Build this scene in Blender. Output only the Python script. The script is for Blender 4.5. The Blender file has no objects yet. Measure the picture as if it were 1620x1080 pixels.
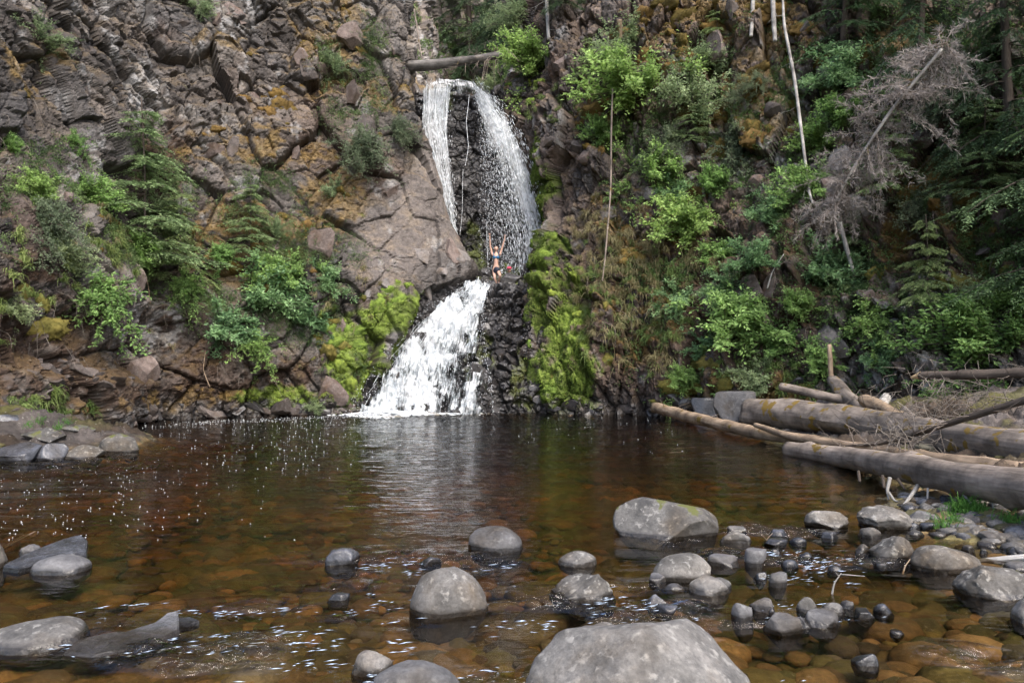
import bpy, math, random
import numpy as np
from mathutils import Vector, Matrix, Quaternion
from mathutils.bvhtree import BVHTree

# ---------------------------------------------------------------- camera, sky, sun, exposure
SC = bpy.context.scene
COL = SC.collection
FPX, CX0, CY0, CAMH, PITCH = 1080.0, 810.0, 540.0, 1.5, math.radians(2.2)
cam_d = bpy.data.cameras.new('camera'); cam = bpy.data.objects.new('camera', cam_d); COL.objects.link(cam)
cam_d.sensor_width = 36.0; cam_d.lens = 24.0; cam_d.clip_end = 600; cam_d.clip_start = 0.05
cam.location = (0, 0, CAMH); cam.rotation_euler = (math.pi / 2 + PITCH, 0, 0)
SC.camera = cam
world = bpy.data.worlds.new('World'); SC.world = world; world.use_nodes = True
wn = world.node_tree.nodes; wl = world.node_tree.links
sky = wn.new('ShaderNodeTexSky'); sky.sky_type = 'NISHITA'; sky.sun_disc = False
SUN_EL, SUN_AZ = math.radians(52), math.radians(150)      # azimuth clockwise from +Y: high, from behind the camera
sky.sun_elevation = SUN_EL; sky.sun_rotation = SUN_AZ
sky.air_density = 1.0; sky.dust_density = 4.0; sky.ozone_density = 1.0
wn['Background'].inputs[1].default_value = 0.15
wl.new(sky.outputs[0], wn['Background'].inputs[0])
sl = bpy.data.lights.new('sun', 'SUN'); sl.energy = 1.1; sl.angle = math.radians(25); sl.color = (1.0, 0.96, 0.9)
so = bpy.data.objects.new('sun', sl); COL.objects.link(so)
sd = Vector((math.sin(SUN_AZ) * math.cos(SUN_EL), math.cos(SUN_AZ) * math.cos(SUN_EL), math.sin(SUN_EL)))
so.rotation_euler = sd.to_track_quat('Z', 'Y').to_euler()
SC.view_settings.view_transform = 'Standard'; SC.view_settings.look = 'None'
SC.view_settings.exposure = 1.5; SC.view_settings.gamma = 1.0
SC.render.engine = 'CYCLES'
cy = SC.cycles
cy.max_bounces = 6; cy.diffuse_bounces = 2; cy.glossy_bounces = 3; cy.transmission_bounces = 4
cy.transparent_max_bounces = 12; cy.volume_bounces = 0; cy.caustics_reflective = False; cy.caustics_refractive = False
cy.use_denoising = True; cy.sample_clamp_indirect = 6
try:
    cy.denoiser = 'OPENIMAGEDENOISE'; cy.denoising_prefilter = 'FAST'
except Exception: pass
R = np.random.default_rng(7); random.seed(7)
WAYDOWN = -1.4

# ---------------------------------------------------------------- small tools
def P(px, py, Y):
    """world point seen at photograph pixel (px, py) at distance Y in front of the camera"""
    u = (px - CX0) / FPX; v = (CY0 - py) / FPX
    t = Y / (math.cos(PITCH) - v * math.sin(PITCH))
    return np.array([u * t, Y, CAMH + t * (math.sin(PITCH) + v * math.cos(PITCH))])
def PH(px, Y, h):
    return np.array([(px - CX0) / FPX * Y, Y, h])
def ground(px, py, z=0.0):
    """point on the level z seen at a pixel"""
    u = (px - CX0) / FPX; v = (CY0 - py) / FPX
    dz = math.sin(PITCH) + v * math.cos(PITCH); dy = math.cos(PITCH) - v * math.sin(PITCH)
    t = (z - CAMH) / dz
    return np.array([u * t, dy * t, z])
def proj(p):
    d = p - np.array([0, 0, CAMH]); c, s = math.cos(PITCH), math.sin(PITCH)
    f = d[..., 1] * c + d[..., 2] * s; up = -d[..., 1] * s + d[..., 2] * c
    f = np.maximum(f, 0.05)
    return CX0 + FPX * d[..., 0] / f, CY0 - FPX * up / f

def mesh_np(name, V, F, smooth=True, col=None, uv=None, fcol=None):
    """V (n,3); F (m,3|4) or list of such arrays"""
    Fs = F if isinstance(F, list) else [F]
    me = bpy.data.meshes.new(name)
    V = np.ascontiguousarray(V, dtype=np.float32)
    me.vertices.add(len(V)); me.vertices.foreach_set('co', V.ravel())
    li = np.concatenate([f.ravel() for f in Fs]).astype(np.int32)
    tot = np.concatenate([np.full(len(f), f.shape[1], np.int32) for f in Fs])
    st = np.concatenate([[0], np.cumsum(tot)[:-1]]).astype(np.int32)
    me.loops.add(len(li)); me.loops.foreach_set('vertex_index', li)
    me.polygons.add(len(tot)); me.polygons.foreach_set('loop_start', st)
    try: me.polygons.foreach_set('loop_total', tot)
    except Exception: pass
    me.polygons.foreach_set('use_smooth', np.full(len(tot), smooth))
    me.update(calc_edges=True)
    if col is not None:
        a = me.color_attributes.new('Col', 'FLOAT_COLOR', 'POINT')
        c = np.ones((len(V), 4), np.float32); c[:, :col.shape[1]] = col
        a.data.foreach_set('color', c.ravel())
    if uv is not None:
        l = me.uv_layers.new(name='UVMap'); l.data.foreach_set('uv', uv[li].astype(np.float32).ravel())
    return me
def obj(name, me, mat=None, parent=None, loc=None, rot=None, scale=None):
    o = bpy.data.objects.new(name, me); COL.objects.link(o)
    if mat is not None and me is not None and not me.materials: me.materials.append(mat)
    if parent is not None: o.parent = parent
    if loc is not None: o.location = loc
    if rot is not None: o.rotation_euler = rot
    if scale is not None: o.scale = scale
    return o
def tag(o, label=None, cat=None, group=None, kind=None):
    if label: o['label'] = label
    if cat: o['category'] = cat
    if group: o['group'] = group
    if kind: o['kind'] = kind
    return o
def copy_tree(root, loc, rot=None, scale=None):
    r = root.copy(); COL.objects.link(r); r.location = loc
    if rot is not None: r.rotation_euler = rot
    if scale is not None: r.scale = scale
    for ch in root.children:
        c = ch.copy(); COL.objects.link(c); c.parent = r
    return r

# ---------------------------------------------------------------- noise in numpy
def _hash(ix, iy, iz, seed):
    h = (ix.astype(np.int64) * 374761393 + iy.astype(np.int64) * 668265263 + iz.astype(np.int64) * 2147483647 + seed * 1274126177) & 0xffffffff
    h = ((h ^ (h >> 13)) * 1274126177) & 0xffffffff
    h = ((h ^ (h >> 16)) * 2246822519) & 0xffffffff
    return ((h ^ (h >> 15)) & 0xffffff) / float(0xffffff)
def vnoise(p, seed=0):
    i = np.floor(p).astype(np.int64); f = p - i; f = f * f * f * (f * (f * 6 - 15) + 10)
    r = 0
    for dx in (0, 1):
        for dy in (0, 1):
            for dz in (0, 1):
                w = (f[:, 0] if dx else 1 - f[:, 0]) * (f[:, 1] if dy else 1 - f[:, 1]) * (f[:, 2] if dz else 1 - f[:, 2])
                r = r + w * _hash(i[:, 0] + dx, i[:, 1] + dy, i[:, 2] + dz, seed)
    return r * 2 - 1
def fbm(p, oct=4, seed=0, gain=0.5, lac=2.03):
    r = 0; a = 1.0; q = p.copy()
    for k in range(oct):
        r = r + a * vnoise(q, seed + k * 17); q = q * lac + 3.7; a *= gain
    return r
def facets(p, size, seed, tilt=0.6, rot=None):
    """fractured rock: each irregular cell gets its own tilted plane; returns height, cell random, edge distance"""
    q = p if rot is None else p @ rot
    q = q / np.asarray(size)
    i = np.floor(q).astype(np.int64)
    best = np.full(len(q), 1e9); sec = np.full(len(q), 1e9)
    hgt = np.zeros(len(q)); rid = np.zeros(len(q))
    for dx in (-1, 0, 1):
        for dy in (-1, 0, 1):
            for dz in (-1, 0, 1):
                c = [i[:, 0] + dx, i[:, 1] + dy, i[:, 2] + dz]
                o = [_hash(*c, seed + k) for k in range(3)]
                d = np.stack([q[:, k] - c[k] - o[k] for k in range(3)], 1)
                dd = (d * d).sum(1)
                m = dd < best
                sec = np.where(m, best, np.minimum(sec, dd))
                best = np.where(m, dd, best)
                if m.any():
                    cm = [x[m] for x in c]
                    t = np.stack([_hash(*cm, seed + 5 + k) - 0.5 for k in range(3)], 1) * 2 * tilt
                    r = _hash(*cm, seed + 11)
                    hgt[m] = (d[m] * t).sum(1) + (r - 0.5); rid[m] = _hash(*cm, seed + 13)
    return hgt, rid, np.sqrt(sec) - np.sqrt(best)
def rotm(ax, ay, az):
    return np.array(Matrix.Rotation(ax, 3, 'X') @ Matrix.Rotation(ay, 3, 'Y') @ Matrix.Rotation(az, 3, 'Z'))
def sstep(a, b, x):
    t = np.clip((x - a) / (b - a), 0, 1); return t * t * (3 - 2 * t)
def mix(a, b, t):
    t = t[:, None] if np.ndim(t) == 1 and np.ndim(a) >= 1 and np.ndim(a) != 0 else t
    return a * (1 - t) + b * t

# ---------------------------------------------------------------- materials
def new_mat(name):
    m = bpy.data.materials.new(name); m.use_nodes = True
    return m, m.node_tree.nodes, m.node_tree.links, m.node_tree.nodes['Principled BSDF']
def N(n, t, **k):
    x = n.new(t)
    for a, b in k.items():
        if a in x.inputs.keys(): x.inputs[a].default_value = b
        else: setattr(x, a, b)
    return x
def attr_rock(name, rough=0.85, wetrough=0.25, bump=0.5, fine=1.0):
    """rock coloured by the mesh's own colour attribute (alpha = wetness) with fine grain, speckles of lichen and relief"""
    m, n, l, b = new_mat(name)
    a = N(n, 'ShaderNodeAttribute', attribute_name='Col')
    tc = N(n, 'ShaderNodeTexCoord')
    n1 = N(n, 'ShaderNodeTexNoise', Scale=9.0 * fine, Detail=6.0, Roughness=0.65)
    n2 = N(n, 'ShaderNodeTexNoise', Scale=38.0 * fine, Detail=4.0, Roughness=0.7)
    l.new(tc.outputs['Object'], n1.inputs['Vector']); l.new(tc.outputs['Object'], n2.inputs['Vector'])
    r1 = N(n, 'ShaderNodeMapRange'); r1.inputs[1].default_value = 0.3; r1.inputs[2].default_value = 0.7
    r1.inputs[3].default_value = 0.62; r1.inputs[4].default_value = 1.38; l.new(n1.outputs['Fac'], r1.inputs[0])
    r2 = N(n, 'ShaderNodeMapRange'); r2.inputs[1].default_value = 0.3; r2.inputs[2].default_value = 0.7
    r2.inputs[3].default_value = 0.75; r2.inputs[4].default_value = 1.25; l.new(n2.outputs['Fac'], r2.inputs[0])
    mu = N(n, 'ShaderNodeMath', operation='MULTIPLY'); l.new(r1.outputs[0], mu.inputs[0]); l.new(r2.outputs[0], mu.inputs[1])
    sc = N(n, 'ShaderNodeVectorMath', operation='SCALE'); l.new(a.outputs['Color'], sc.inputs[0]); l.new(mu.outputs[0], sc.inputs['Scale'])
    sp = N(n, 'ShaderNodeTexNoise', Scale=22.0 * fine, Detail=3.0, Roughness=0.6); l.new(tc.outputs['Object'], sp.inputs['Vector'])
    sr = N(n, 'ShaderNodeMapRange'); sr.inputs[1].default_value = 0.66; sr.inputs[2].default_value = 0.72; sr.inputs[4].default_value = 0.55
    l.new(sp.outputs['Fac'], sr.inputs[0])
    dry = N(n, 'ShaderNodeMath', operation='MULTIPLY_ADD'); l.new(a.outputs['Alpha'], dry.inputs[0]); dry.inputs[1].default_value = -1; dry.inputs[2].default_value = 1
    sm = N(n, 'ShaderNodeMath', operation='MULTIPLY', use_clamp=True); l.new(sr.outputs[0], sm.inputs[0]); l.new(dry.outputs[0], sm.inputs[1])
    mx = N(n, 'ShaderNodeMix', data_type='RGBA'); l.new(sm.outputs[0], mx.inputs[0]); l.new(sc.outputs[0], mx.inputs[6]); mx.inputs[7].default_value = (0.36, 0.35, 0.31, 1)
    l.new(mx.outputs[2], b.inputs['Base Color'])
    rr = N(n, 'ShaderNodeMapRange'); l.new(a.outputs['Alpha'], rr.inputs[0]); rr.inputs[3].default_value = rough; rr.inputs[4].default_value = wetrough
    l.new(rr.outputs[0], b.inputs['Roughness'])
    b.inputs['Specular IOR Level'].default_value = 0.35
    sr2 = N(n, 'ShaderNodeMapRange'); l.new(a.outputs['Alpha'], sr2.inputs[0]); sr2.inputs[3].default_value = 0.25; sr2.inputs[4].default_value = 0.6
    l.new(sr2.outputs[0], b.inputs['Specular IOR Level'])
    ad = N(n, 'ShaderNodeMath', operation='MULTIPLY_ADD'); l.new(n2.outputs['Fac'], ad.inputs[0]); ad.inputs[1].default_value = 0.35; l.new(n1.outputs['Fac'], ad.inputs[2])
    bu = N(n, 'ShaderNodeBump', Strength=bump, Distance=0.05); l.new(ad.outputs[0], bu.inputs['Height']); l.new(bu.outputs[0], b.inputs['Normal'])
    return m
def leaf_mat(name, trans=0.35, rough=0.55, hue=1.0):
    """leaf colour from the mesh (Col) with a shift for each plant"""
    m, n, l, b = new_mat(name)
    a = N(n, 'ShaderNodeAttribute', attribute_name='Col')
    oi = N(n, 'ShaderNodeObjectInfo')
    hs = N(n, 'ShaderNodeHueSaturation'); l.new(a.outputs['Color'], hs.inputs['Color'])
    h = N(n, 'ShaderNodeMapRange'); l.new(oi.outputs['Random'], h.inputs[0]); h.inputs[3].default_value = 0.485; h.inputs[4].default_value = 0.515
    l.new(h.outputs[0], hs.inputs['Hue'])
    v = N(n, 'ShaderNodeMapRange'); l.new(oi.outputs['Random'], v.inputs[0]); v.inputs[3].default_value = 1.15; v.inputs[4].default_value = 0.85
    l.new(v.outputs[0], hs.inputs['Value'])
    b.inputs['Roughness'].default_value = rough; b.inputs['Specular IOR Level'].default_value = 0.3
    l.new(hs.outputs[0], b.inputs['Base Color'])
    if trans > 0:
        t = N(n, 'ShaderNodeBsdfTranslucent'); l.new(hs.outputs[0], t.inputs[0])
        mx = N(n, 'ShaderNodeMixShader'); mx.inputs[0].default_value = trans
        l.new(b.outputs[0], mx.inputs[1]); l.new(t.outputs[0], mx.inputs[2])
        l.new(mx.outputs[0], n['Material Output'].inputs['Surface'])
    return m
def stone_mat(name, c0, c1, spot=(0.42, 0.41, 0.38), spotamt=0.6, rough=0.75, moss=0.0, streak=0.0):
    """river stone: mottled tone, pale lichen specks, dark wet band close to the water line"""
    m, n, l, b = new_mat(name)
    g = N(n, 'ShaderNodeNewGeometry'); oi = N(n, 'ShaderNodeObjectInfo'); tc = N(n, 'ShaderNodeTexCoord')
    add = N(n, 'ShaderNodeVectorMath', operation='ADD'); l.new(g.outputs['Position'], add.inputs[0])
    rs = N(n, 'ShaderNodeVectorMath', operation='SCALE'); rs.inputs[0].default_value = (13, 7, 5); l.new(oi.outputs['Random'], rs.inputs['Scale']); l.new(rs.outputs[0], add.inputs[1])
    na = N(n, 'ShaderNodeTexNoise', Scale=5.0, Detail=8.0, Roughness=0.62, Distortion=0.4); l.new(add.outputs[0], na.inputs['Vector'])
    nb = N(n, 'ShaderNodeTexNoise', Scale=45.0, Detail=5.0, Roughness=0.75); l.new(add.outputs[0], nb.inputs['Vector'])
    nc = N(n, 'ShaderNodeTexNoise', Scale=17.0, Detail=5.0, Roughness=0.6); l.new(add.outputs[0], nc.inputs['Vector'])
    cr = N(n, 'ShaderNodeValToRGB'); cr.color_ramp.elements[0].position = 0.35; cr.color_ramp.elements[1].position = 0.65
    cr.color_ramp.elements[0].color = (*c0, 1); cr.color_ramp.elements[1].color = (*c1, 1); l.new(na.outputs['Fac'], cr.inputs[0])
    r2 = N(n, 'ShaderNodeMapRange'); r2.inputs[1].default_value = 0.3; r2.inputs[2].default_value = 0.7; r2.inputs[3].default_value = 0.6; r2.inputs[4].default_value = 1.35; l.new(nb.outputs['Fac'], r2.inputs[0])
    tn = N(n, 'ShaderNodeMapRange'); tn.inputs[3].default_value = 0.72; tn.inputs[4].default_value = 1.2; l.new(oi.outputs['Random'], tn.inputs[0])
    mm = N(n, 'ShaderNodeMath', operation='MULTIPLY'); l.new(r2.outputs[0], mm.inputs[0]); l.new(tn.outputs[0], mm.inputs[1])
    sc = N(n, 'ShaderNodeVectorMath', operation='SCALE'); l.new(cr.outputs[0], sc.inputs[0]); l.new(mm.outputs[0], sc.inputs['Scale'])
    sr = N(n, 'ShaderNodeMapRange'); sr.inputs[1].default_value = 0.56; sr.inputs[2].default_value = 0.66; sr.inputs[4].default_value = spotamt; l.new(nc.outputs['Fac'], sr.inputs[0])
    mx = N(n, 'ShaderNodeMix', data_type='RGBA'); l.new(sr.outputs[0], mx.inputs[0]); l.new(sc.outputs[0], mx.inputs[6]); mx.inputs[7].default_value = (*spot, 1)
    nd_ = N(n, 'ShaderNodeTexNoise', Scale=2.3, Detail=4.0, Roughness=0.6); l.new(add.outputs[0], nd_.inputs['Vector'])
    br = N(n, 'ShaderNodeMapRange'); br.inputs[1].default_value = 0.48; br.inputs[2].default_value = 0.68; br.inputs[4].default_value = 0.85; l.new(nd_.outputs['Fac'], br.inputs[0])
    mb = N(n, 'ShaderNodeMix', data_type='RGBA', blend_type='MULTIPLY'); l.new(br.outputs[0], mb.inputs[0]); l.new(mx.outputs[2], mb.inputs[6]); mb.inputs[7].default_value = (0.62, 0.50, 0.36, 1)
    last = mb.outputs[2]
    if moss:
        sx = N(n, 'ShaderNodeSeparateXYZ'); l.new(g.outputs['Normal'], sx.inputs[0])
        ma = N(n, 'ShaderNodeMath', operation='MULTIPLY_ADD'); l.new(na.outputs['Fac'], ma.inputs[0]); ma.inputs[1].default_value = 2.2; l.new(sx.outputs[2], ma.inputs[2])
        mr = N(n, 'ShaderNodeMapRange'); mr.inputs[1].default_value = 2.15 - moss; mr.inputs[2].default_value = 2.3 - moss; l.new(ma.outputs[0], mr.inputs[0])
        m2 = N(n, 'ShaderNodeMix', data_type='RGBA'); l.new(mr.outputs[0], m2.inputs[0]); l.new(last, m2.inputs[6]); m2.inputs[7].default_value = (0.075, 0.08, 0.018, 1); last = m2.outputs[2]
    # wet band
    sz = N(n, 'ShaderNodeSeparateXYZ'); l.new(g.outputs['Position'], sz.inputs[0])
    wz = N(n, 'ShaderNodeMath', operation='MULTIPLY_ADD'); l.new(na.outputs['Fac'], wz.inputs[0]); wz.inputs[1].default_value = -0.05; l.new(sz.outputs[2], wz.inputs[2])
    wr = N(n, 'ShaderNodeMapRange'); wr.inputs[1].default_value = -0.002; wr.inputs[2].default_value = 0.022; wr.inputs[3].default_value = 1; wr.inputs[4].default_value = 0; l.new(wz.outputs[0], wr.inputs[0])
    dk = N(n, 'ShaderNodeMix', data_type='RGBA', blend_type='MULTIPLY'); l.new(wr.outputs[0], dk.inputs[0]); l.new(last, dk.inputs[6]); dk.inputs[7].default_value = (0.28, 0.26, 0.24, 1)
    l.new(dk.outputs[2], b.inputs['Base Color'])
    ro = N(n, 'ShaderNodeMapRange'); l.new(wr.outputs[0], ro.inputs[0]); ro.inputs[3].default_value = rough; ro.inputs[4].default_value = 0.15; l.new(ro.outputs[0], b.inputs['Roughness'])
    b.inputs['Specular IOR Level'].default_value = 0.45
    ad = N(n, 'ShaderNodeMath', operation='MULTIPLY_ADD'); l.new(nb.outputs['Fac'], ad.inputs[0]); ad.inputs[1].default_value = 0.3; l.new(nc.outputs['Fac'], ad.inputs[2])
    bu = N(n, 'ShaderNodeBump', Strength=0.55, Distance=0.02); l.new(ad.outputs[0], bu.inputs['Height']); l.new(bu.outputs[0], b.inputs['Normal'])
    return m
def wood_mat(name, c0, c1, dark=(0.03, 0.025, 0.02), scale=1.0, moss=0.0):
    """weathered trunk: grain along the length from the UV, cracks, stains"""
    m, n, l, b = new_mat(name)
    uv = N(n, 'ShaderNodeUVMap', uv_map='UVMap'); mp = N(n, 'ShaderNodeMapping'); mp.inputs['Scale'].default_value = (26 * scale, 1.6 * scale, 1)
    l.new(uv.outputs[0], mp.inputs[0])
    g1 = N(n, 'ShaderNodeTexNoise', Scale=1.0, Detail=7.0, Roughness=0.7, Distortion=0.3); l.new(mp.outputs[0], g1.inputs['Vector'])
    tc = N(n, 'ShaderNodeTexCoord'); g2 = N(n, 'ShaderNodeTexNoise', Scale=2.6, Detail=6.0, Roughness=0.6); l.new(tc.outputs['Object'], g2.inputs['Vector'])
    cr = N(n, 'ShaderNodeValToRGB'); e = cr.color_ramp.elements; e[0].position = 0.3; e[1].position = 0.68
    e[0].color = (*c0, 1); e[1].color = (*c1, 1); x = e.new(0.22); x.color = (*dark, 1); l.new(g1.outputs['Fac'], cr.inputs[0])
    r2 = N(n, 'ShaderNodeMapRange'); r2.inputs[1].default_value = 0.3; r2.inputs[2].default_value = 0.7; r2.inputs[3].default_value = 0.35; r2.inputs[4].default_value = 1.5; l.new(g2.outputs['Fac'], r2.inputs[0])
    sc = N(n, 'ShaderNodeVectorMath', operation='SCALE'); l.new(cr.outputs[0], sc.inputs[0]); l.new(r2.outputs[0], sc.inputs['Scale'])
    last = sc.outputs[0]
    if moss:
        mr = N(n, 'ShaderNodeMapRange'); mr.inputs[1].default_value = 0.66 - moss * .1; mr.inputs[2].default_value = 0.7 - moss * .1; 
        g3 = N(n, 'ShaderNodeTexNoise', Scale=3.5, Detail=4.0); l.new(tc.outputs['Object'], g3.inputs['Vector']); l.new(g3.outputs['Fac'], mr.inputs[0])
        m2 = N(n, 'ShaderNodeMix', data_type='RGBA'); l.new(mr.outputs[0], m2.inputs[0]); l.new(last, m2.inputs[6]); m2.inputs[7].default_value = (0.15, 0.1, 0.025, 1); last = m2.outputs[2]
    l.new(last, b.inputs['Base Color']); b.inputs['Roughness'].default_value = 0.8; b.inputs['Specular IOR Level'].default_value = 0.25
    bu = N(n, 'ShaderNodeBump', Strength=0.6, Distance=0.02); l.new(g1.outputs['Fac'], bu.inputs['Height']); l.new(bu.outputs[0], b.inputs['Normal'])
    return m
def plain_mat(name, c, rough=0.6, spec=0.4, var=0.25, scale=30):
    m, n, l, b = new_mat(name)
    tc = N(n, 'ShaderNodeTexCoord'); a = N(n, 'ShaderNodeTexNoise', Scale=scale, Detail=4.0); l.new(tc.outputs['Object'], a.inputs['Vector'])
    r = N(n, 'ShaderNodeMapRange'); r.inputs[1].default_value = 0.3; r.inputs[2].default_value = 0.7; r.inputs[3].default_value = 1 - var; r.inputs[4].default_value = 1 + var; l.new(a.outputs['Fac'], r.inputs[0])
    sc = N(n, 'ShaderNodeVectorMath', operation='SCALE'); sc.inputs[0].default_value = c; l.new(r.outputs[0], sc.inputs['Scale']); l.new(sc.outputs[0], b.inputs['Base Color'])
    b.inputs['Roughness'].default_value = rough; b.inputs['Specular IOR Level'].default_value = spec
    return m
M_ROCK = attr_rock('cliff_rock')
M_LEAF = leaf_mat('leaves', 0.42)
M_NEEDLE = leaf_mat('needles', 0.25, 0.7)
M_MOSS = leaf_mat('moss', 0.12, 0.95)
M_GRASS = leaf_mat('grass', 0.25, 0.6)
M_TWIG = plain_mat('twigs', (0.16, 0.14, 0.12), 0.85, 0.2, 0.4, 12)

# ---------------------------------------------------------------- lofted rock faces
def catmull(A, t):
    """A (n, ...) control along axis 0, t in [0, n-1]"""
    n = len(A); i = np.clip(np.floor(t).astype(int), 0, n - 2); f = (t - i).reshape(-1, *([1] * (A.ndim - 1)))
    g = lambda k: A[np.clip(k, 0, n - 1)]
    p0, p1, p2, p3 = g(i - 1), g(i), g(i + 1), g(i + 2)
    tn = 0.5 * ((2 * p1) + (-p0 + p2) * f + (2 * p0 - 5 * p1 + 4 * p2 - p3) * f ** 2 + (-p0 + 3 * p1 - 3 * p2 + p3) * f ** 3)
    li = p1 * (1 - f) + p2 * f
    return tn * 0.55 + li * 0.45
def even(lens, step):
    """parameter values spaced evenly by length"""
    c = np.concatenate([[0], np.cumsum(lens)]); n = max(4, int(c[-1] / step)); s = np.linspace(0, c[-1], n)
    return np.interp(s, c, np.arange(len(c)))
def loft(G, du, dv, flip=False):
    G = np.array(G, float)                                      # rows (up) x columns (across) x 3
    lu = np.linalg.norm(np.diff(G, axis=1), axis=2).mean(0); lv = np.linalg.norm(np.diff(G, axis=0), axis=2).mean(1)
    tu, tv = even(lu, du), even(lv, dv)
    A = catmull(G, tv); B = catmull(np.swapaxes(A, 0, 1), tu); B = np.swapaxes(B, 0, 1)   # nv x nu x 3
    return B
def grid_faces(nv, nu, flip=False):
    a = np.arange(nv * nu).reshape(nv, nu)
    F = np.stack([a[:-1, :-1], a[:-1, 1:], a[1:, 1:], a[1:, :-1]], -1).reshape(-1, 4)
    return F[:, ::-1].copy() if flip else F
def grid_normals(B):
    du = np.gradient(B, axis=1); dv = np.gradient(B, axis=0)
    n = np.cross(du, dv); return n / (np.linalg.norm(n, axis=2, keepdims=True) + 1e-9)
def smooth2(B, k=8):
    for _ in range(k):
        B = B.copy(); B[1:-1] = (B[:-2] + 2 * B[1:-1] + B[2:]) / 4; B[:, 1:-1] = (B[:, :-2] + 2 * B[:, 1:-1] + B[:, 2:]) / 4
    return B
# ================================================================ CLIFFS
# control rows by height, each entry (photo column px, distance Y) or a world point
HL = [-1.6, 0.0, 1.5, 4.0, 5.2, 7.5, 12.0, 16.0, 22.0]
LEFT = [
    [(-900, 6.5), (-900, 6.6), (-900, 7), (-900, 7.8), (-900, 8.2), (-900, 9), (-900, 10), (-900, 11), (-900, 13)],
    [(-350, 9.5), (-350, 9.6), (-350, 10), (-350, 11), (-350, 11.5), (-350, 12.3), (-350, 13.5), (-350, 14.5), (-350, 16.5)],
    [(0, 12.9), (0, 13.0), (0, 13.2), (0, 14.3), (0, 14.8), (0, 16), (0, 17.5), (0, 18.6), (0, 20.5)],
    [(150, 16.1), (150, 16.2), (150, 16.3), (140, 17.2), (140, 17.7), (140, 18.8), (135, 20.2), (135, 21.4), (135, 23)],
    [(262, 19.5), (262, 19.6), (262, 19.6), (262, 20.2), (260, 20.5), (258, 21.3), (255, 22.6), (250, 23.6), (250, 25)],
    [(395, 20.9), (395, 21.0), (395, 20.9), (395, 21.5), (395, 21.9), (395, 22.9), (395, 24.2), (395, 25.1), (395, 26.5)],
    [(505, 21.7), (505, 21.8), (508, 21.9), (520, 22.7), (530, 23.1), (535, 24.0), (530, 25.2), (525, 26.1), (525, 27.3)],
    [(566, 22.2), (568, 22.3), (598, 22.7), (652, 24.0), (738, 25.4), (700, 25.9), (652, 26.7), (632, 27.6), (626, 29)],
    [(560, 24.5), (562, 24.5), (590, 25), (640, 26.5), (742, 27.4), (702, 28.6), (655, 29.6), (636, 31), (640, 34)],
    [(540, 28), (540, 28), (560, 28), (600, 30), (700, 31), (680, 31.5), (640, 34), (615, 37), (640, 44)],
]
def ctrl(cols, H):
    return [[PH(c[k][0], c[k][1], H[k]) for c in cols] for k in range(len(H))]
RIGHT = [
    [(840, 26.5), (840, 26.5), (840, 27), (850, 28), (880, 29), (880, 30.5), (830, 31.5), (850, 36), (880, 44)],
    [(862, 24.5), (862, 24.5), (848, 25), (832, 26), (868, 27.3), (850, 28.4), (790, 29.6), (830, 32), (850, 37)],
    [(868, 22.3), (868, 22.4), (850, 22.9), (832, 24.0), (868, 25.0), (886, 25.7), (878, 26.7), (880, 27.9), (892, 29.6)],
    [(960, 21.9), (960, 22.0), (950, 22.0), (945, 22.8), (955, 23.3), (965, 24.2), (965, 25.5), (968, 26.5), (975, 28)],
    [(1060, 21.1), (1060, 21.2), (1060, 21.2), (1060, 22.2), (1060, 22.6), (1060, 23.5), (1060, 24.7), (1060, 25.7), (1060, 27.2)],
    [(1180, 19.2), (1180, 19.3), (1180, 19.5), (1180, 20.6), (1180, 21.2), (1180, 22.3), (1180, 23.5), (1180, 24.5), (1180, 26)],
    [(1320, 17.7), (1320, 17.8), (1320, 18.0), (1320, 18.9), (1320, 19.4), (1320, 20.7), (1320, 22), (1320, 23), (1320, 24.5)],
    [(1480, 16.1), (1480, 16.2), (1480, 16.4), (1480, 17.2), (1480, 17.7), (1480, 18.8), (1480, 20.2), (1480, 21.2), (1480, 23)],
    [(1640, 14.6), (1640, 14.7), (1640, 14.9), (1640, 15.6), (1640, 16), (1640, 17), (1640, 18.3), (1640, 19.3), (1640, 21)],
    [(1950, 12), (1950, 12), (1950, 12.2), (1950, 12.8), (1950, 13.2), (1950, 14), (1950, 15.2), (1950, 16), (1950, 18)],
    [(2450, 9), (2450, 9), (2450, 9.2), (2450, 9.8), (2450, 10.2), (2450, 11), (2450, 12), (2450, 13), (2450, 15)],
]
# rock that carries the falls: steep wet slope, ledge, upper wall with the lip, stream bed behind
PRO = [(-1.6, 22.2), (0.0, 22.6), (1.2, 23.25), (2.6, 24.05), (4.1, 24.9), (4.5, 25.5), (4.65, 27.3), (6.0, 28.5), (9.0, 28.9), (12.6, 29.0), (13.45, 29.3), (13.6, 31.5), (14.0, 36), (15.0, 46)]
pxs = [520, 560, 600, 640, 680, 720, 760, 800, 840, 880, 930]
def falls_ctrl():
    rows = []
    for k, (h, Y) in enumerate(PRO):
        row = []
        for j, px in enumerate(pxs):
            dh, dY = 0.0, 0.0
            if k in (2, 3, 4):
                dY += {640: -.1, 720: .15, 760: .0, 800: -.2, 840: -.25}.get(px, 0)
            if k in (4, 5): dh += {760: .05, 800: .2, 840: .45, 880: .7}.get(px, 0)
            if k == 6: dh += {800: .25, 840: .6, 880: .9}.get(px, 0)
            if k >= 9: dh += {680: -.05, 720: .1, 760: -.25, 800: .3, 840: 1.0, 880: 1.8, 640: .6, 600: 1.5}.get(px, 2.2 if (px < 600 or px > 900) else 0)
            row.append(PH(px, Y + dY, h + dh))
        rows.append(row)
    return rows

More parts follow.
